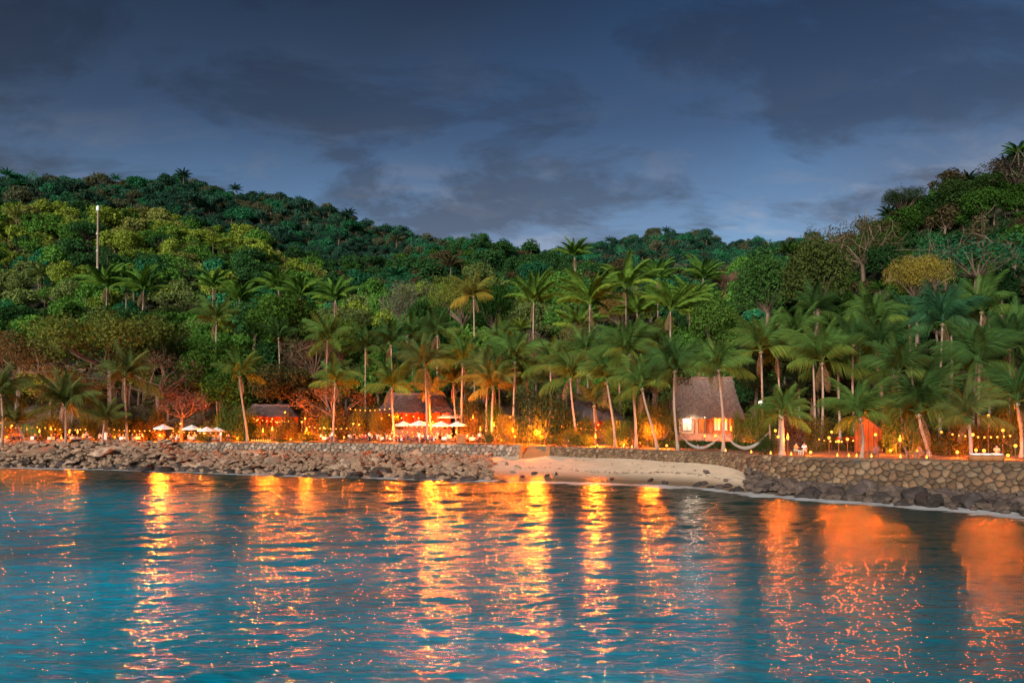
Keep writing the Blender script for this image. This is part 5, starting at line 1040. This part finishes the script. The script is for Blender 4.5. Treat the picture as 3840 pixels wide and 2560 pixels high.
for a in ((2, 1587, 124, 1800, 'round lamp at the left edge of the picture', 'globe'), (44, 1596, 125, 350, 'round lamp second from the left edge', 'globe'), (102, 1612, 124.5, 250, 'torch left of the bushy left palm', 'torch'), (148, 1622, 124, 200, 'torch just left of the bushy left palm trunk', 'torch'), (260, 1624, 123.6, 650, 'tall flame torch right of the bushy left palm trunk', 'torch'), (291, 1624, 124.2, 300, 'torch right of the tall flame torch', 'torch'), (191, 1612, 128, 250, 'torch behind the bushy left palm', 'torch'),
          (602, 1611, 125.6, 4000, 'lamp under the farthest left parasol', 'globe'), (677, 1589, 127, 700, 'lamp between the two left parasols in the twigs', 'globe'), (765, 1625, 125.3, 1800, 'lamp under the right parasols of the left row', 'globe'), (840, 1620, 127, 250, 'lamp right of the left parasols', 'globe'),
          (952, 1570, 130, 500, 'lamp at the left corner of the small pavilion', 'globe'), (1040, 1584, 128, 500, 'lamp in front of the small pavilion', 'globe'), (986, 1620, 124, 800, 'flame torch left of two before the small pavilion', 'torch'), (1021, 1613, 123.5, 1050, 'flame torch right of two before the small pavilion', 'torch'), (1069, 1546, 130, 350, 'high lamp right of the small pavilion', 'globe'), (1144, 1569, 127, 500, 'upper lamp of the pair left of the forked tree', 'globe'), (1132, 1582, 126, 450, 'lower lamp of the pair left of the forked tree', 'globe'), (1150, 1616, 122.6, 1300, 'brightest torch standing over the yellow lit shrub', 'torch'),
          (1215, 1604, 127, 600, 'lamp at the foot of the forked tree', 'globe'), (1325, 1589, 125, 600, 'left lamp of the pair right of the forked tree', 'globe'), (1346, 1592, 126, 450, 'right lamp of the pair right of the forked tree', 'globe'), (1473, 1612, 121.5, 1000, 'bright torch left of the middle parasols', 'torch'), (1430, 1570, 129, 350, 'lamp left of the dark pavilion', 'globe'),
          (1623, 1582, 124, 4000, 'bright lamp between the middle parasols', 'globe'), (1711, 1624, 119.2, 1400, 'flame torch above the orange block', 'torch'), (1774, 1569, 122, 500, 'high torch right of the middle parasols', 'torch'), (1801, 1614, 120, 350, 'torch right of the standing guest', 'torch'), (1852, 1599, 118.5, 700, 'torch between the diners and the lamp steps', 'torch'), (1914, 1563, 120, 700, 'high lamp beside the slim straight palm', 'globe'), (1924, 1619, 116, 950, 'upper torch left of the lamp steps', 'torch'), (1931, 1637, 114, 500, 'lower lamp left of the lamp steps', 'globe'),
          (2014, 1629, 110.5, 2000, 'brightest flame torch on top of the lamp steps', 'torch'), (2301, 1588, 105, 700, 'lamp on the second beach wall palm', 'globe'), (2233, 1641, 105.5, 1500, 'flame torch before the bar pavilion by the beach wall', 'torch'), (2447, 1619, 101, 3000, 'lamp beside the bowed palm', 'globe'), (2108, 1600, 114, 350, 'lamp left of the bar pavilion', 'globe'),
          (2742, 1613, 106, 900, 'torch at the right corner of the hut', 'torch'), (2754, 1636, 100, 350, 'low lamp right of the hut steps', 'globe'), (2643, 1635, 105, 350, 'low lamp before the hut door', 'globe'), (2683, 1634, 107, 250, 'low lamp before the hut right window', 'globe'), (2852, 1512, 96, 160, 'white flood lamp hanging high in the low broad palm', 'white', None, (1, .85, .6)),
          (2908, 1615, 86, 1300, 'upper lamp by the low broad palm', 'globe'), (2918, 1638, 84, 250, 'lower lamp by the low broad palm', 'globe'), (2954, 1647, 81.5, 350, 'torch right of the low broad palm', 'torch'), (3109, 1642, 79, 700, 'bright globe lamp left of the red flowers', 'globe'), (3119, 1620, 86.5, 400, 'upper lamp left of the orange wall', 'globe'), (3178, 1647, 77.5, 900, 'bright globe lamp before the orange wall', 'globe'), (3145, 1655, 81, 250, 'small lamp among the red flowers', 'globe'),
          (3246, 1549, 81.5, 1500, 'bright lamp above the peak of the orange wall', 'globe'), (3283, 1630, 80.0, 800, 'lamp at the right part of the orange wall', 'globe'), (3375, 1655, 79, 350, 'torch before the dark low palm', 'torch'), (3706, 1560, 75, 800, 'hanging lamp over the right terrace', 'globe'), (3761, 1614, 74, 750, 'lamp right of the hanging lamp on the right terrace', 'globe'), (3648, 1630, 74, 750, 'lamp behind the orange lit stem at the right terrace', 'globe'), (3530, 1622, 82, 250, 'small lamp behind the low shrub on the right terrace', 'globe'), (3808, 1672, 70, 350, 'yellow lamp near the right edge of the picture', 'globe'), (3690, 1690, 70, 500, 'low lamp among the wicker poufs', 'globe')):
    lamp(*a)
gl = random.Random(17)  # low lamps added to light the undergrowth behind the terrace
for i, (px, nm) in enumerate(((25, 'left picture edge'), (75, 'small left palm'), (230, 'bushy left palm'), (350, 'straight pink trunk palm'), (430, 'left diners'), (520, 'twiggy pink tree'), (640, 'farthest left parasol'), (720, 'second left parasol'), (800, 'right parasols of the left row'), (890, 'thin leaning palm'), (1090, 'small pavilion right corner'), (1180, 'yellow lit shrub'), (1255, 'forked tree trunk'), (1290, 'forked tree right limb'), (1395, 'palm beside the round lamps'), (1745, 'upper parasols'), (1830, 'orange lit low palm'), (1880, 'slim straight palm'), (1985, 'dark round bush'), (2130, 'bar pavilion left post'), (2340, 'bar pavilion right post'), (2400, 'third beach wall palm'), (2500, 'hut left corner'), (2800, 'hut right wall'), (3040, 'low broad palm'), (3340, 'orange wall right end'), (3440, 'pair of lounge chairs'), (3590, 'bent leaf palm'), (3660, 'orange wicker poufs'), (3780, 'right terrace guest'))):
    D = float(wallD(px))+gl.uniform(5.5, 9.5); h = gl.choice([.3, .4, .5, .6]); g_ = GP(px, D); row = HOR-(g_.z+h-CAM_H)/D*FPX
    lamp(px, row, D, 900, f'small added lamp lighting the leaves behind the {nm}', 'globe')
def on_edge(px, off, z=0): D = float(wallD(px))+off; return GP(px, D)+Vector((0, 0, z))
for px, lb in ((119, 'white candle low on the wall edge at far left'), (3140, 'left of three candles on the right sea wall'), (3183, 'middle of three candles on the right sea wall'), (3212, 'right of three candles on the right sea wall'), (3268, 'candle on the right sea wall under the lounge chair'), (3475, 'candle on the right sea wall under the pair of lounge chairs'), (3377, 'candle on the right sea wall between the lounge chairs'), (2967, 'candle on the right sea wall near its corner'), (2338, 'candle on the beach wall between second and third palm'), (2890, 'candle on the ground beside the low broad palm'), (2817, 'candle under the empty hammock'), (2721, 'candle between the two hammocks'), (2370, 'candle behind the third beach wall palm'), (2240, 'candle on the beach wall below the flame torch')):
    candle(on_edge(px, 1.2), lb, None, 1.5)
for k in range(9): candle(GP(945+8.5*k, 122.6)+Vector((0, 0, .02)), 'one of a row of floor candles before the small pavilion', 'row of floor candles before the small pavilion', 1.3)
def string_lights(a, b, n, sag, label):
    root = empty('string_lights', a, label=label, cat='string lights'); d = b-a; pts = [d*(i/20)+Vector((0, 0, -sag*4*(i/20)*(1-i/20))) for i in range(21)]; add('cable', MB().tube(pts, .012, 3).mesh('cable', M['metal']), root)
    for i in range(n):
        t = (i+.5)/n; add('bulb', BULB, root, loc=d*t+Vector((0, 0, -sag*4*t*(1-t)-.1)), scale=.75)
for x0, x1, y, D, n, lb in ((-30, 150, 1592, 126, 9, 'string of small bulbs at the left picture edge'), (160, 330, 1600, 127, 9, 'string of small bulbs behind the bushy left palm'), (400, 590, 1604, 128, 10, 'string of small bulbs left of the left parasols'), (640, 860, 1612, 127, 11, 'string of small bulbs behind the left parasols'), (1150, 1310, 1596, 127, 8, 'string of small bulbs under the forked tree'), (1500, 1760, 1614, 125, 14, 'lower string of small bulbs under the middle parasols'), (1790, 1960, 1606, 118, 8, 'string of small bulbs from the orange block to the lamp steps'), (2150, 2300, 1598, 111, 8, 'string of small bulbs before the bar pavilion'), (3060, 3210, 1640, 85, 7, 'string of small bulbs left of the orange wall'), (3560, 3800, 1622, 76, 10, 'string of small bulbs over the right terrace')):
    string_lights(PT(x0, y, D), PT(x1, y+6, D), n, .25, lb)
string_lights(PT(1305, 1530, 128), PT(1470, 1528, 129), 9, .3, 'string of small bulbs from the forked tree to the dark pavilion'); string_lights(PT(960, 1568, 129), PT(1090, 1576, 129), 8, .25, 'string of small bulbs across the small pavilion'); string_lights(PT(1480, 1590, 127.5), PT(1780, 1592, 127), 16, .35, 'string of small bulbs behind the middle parasols')
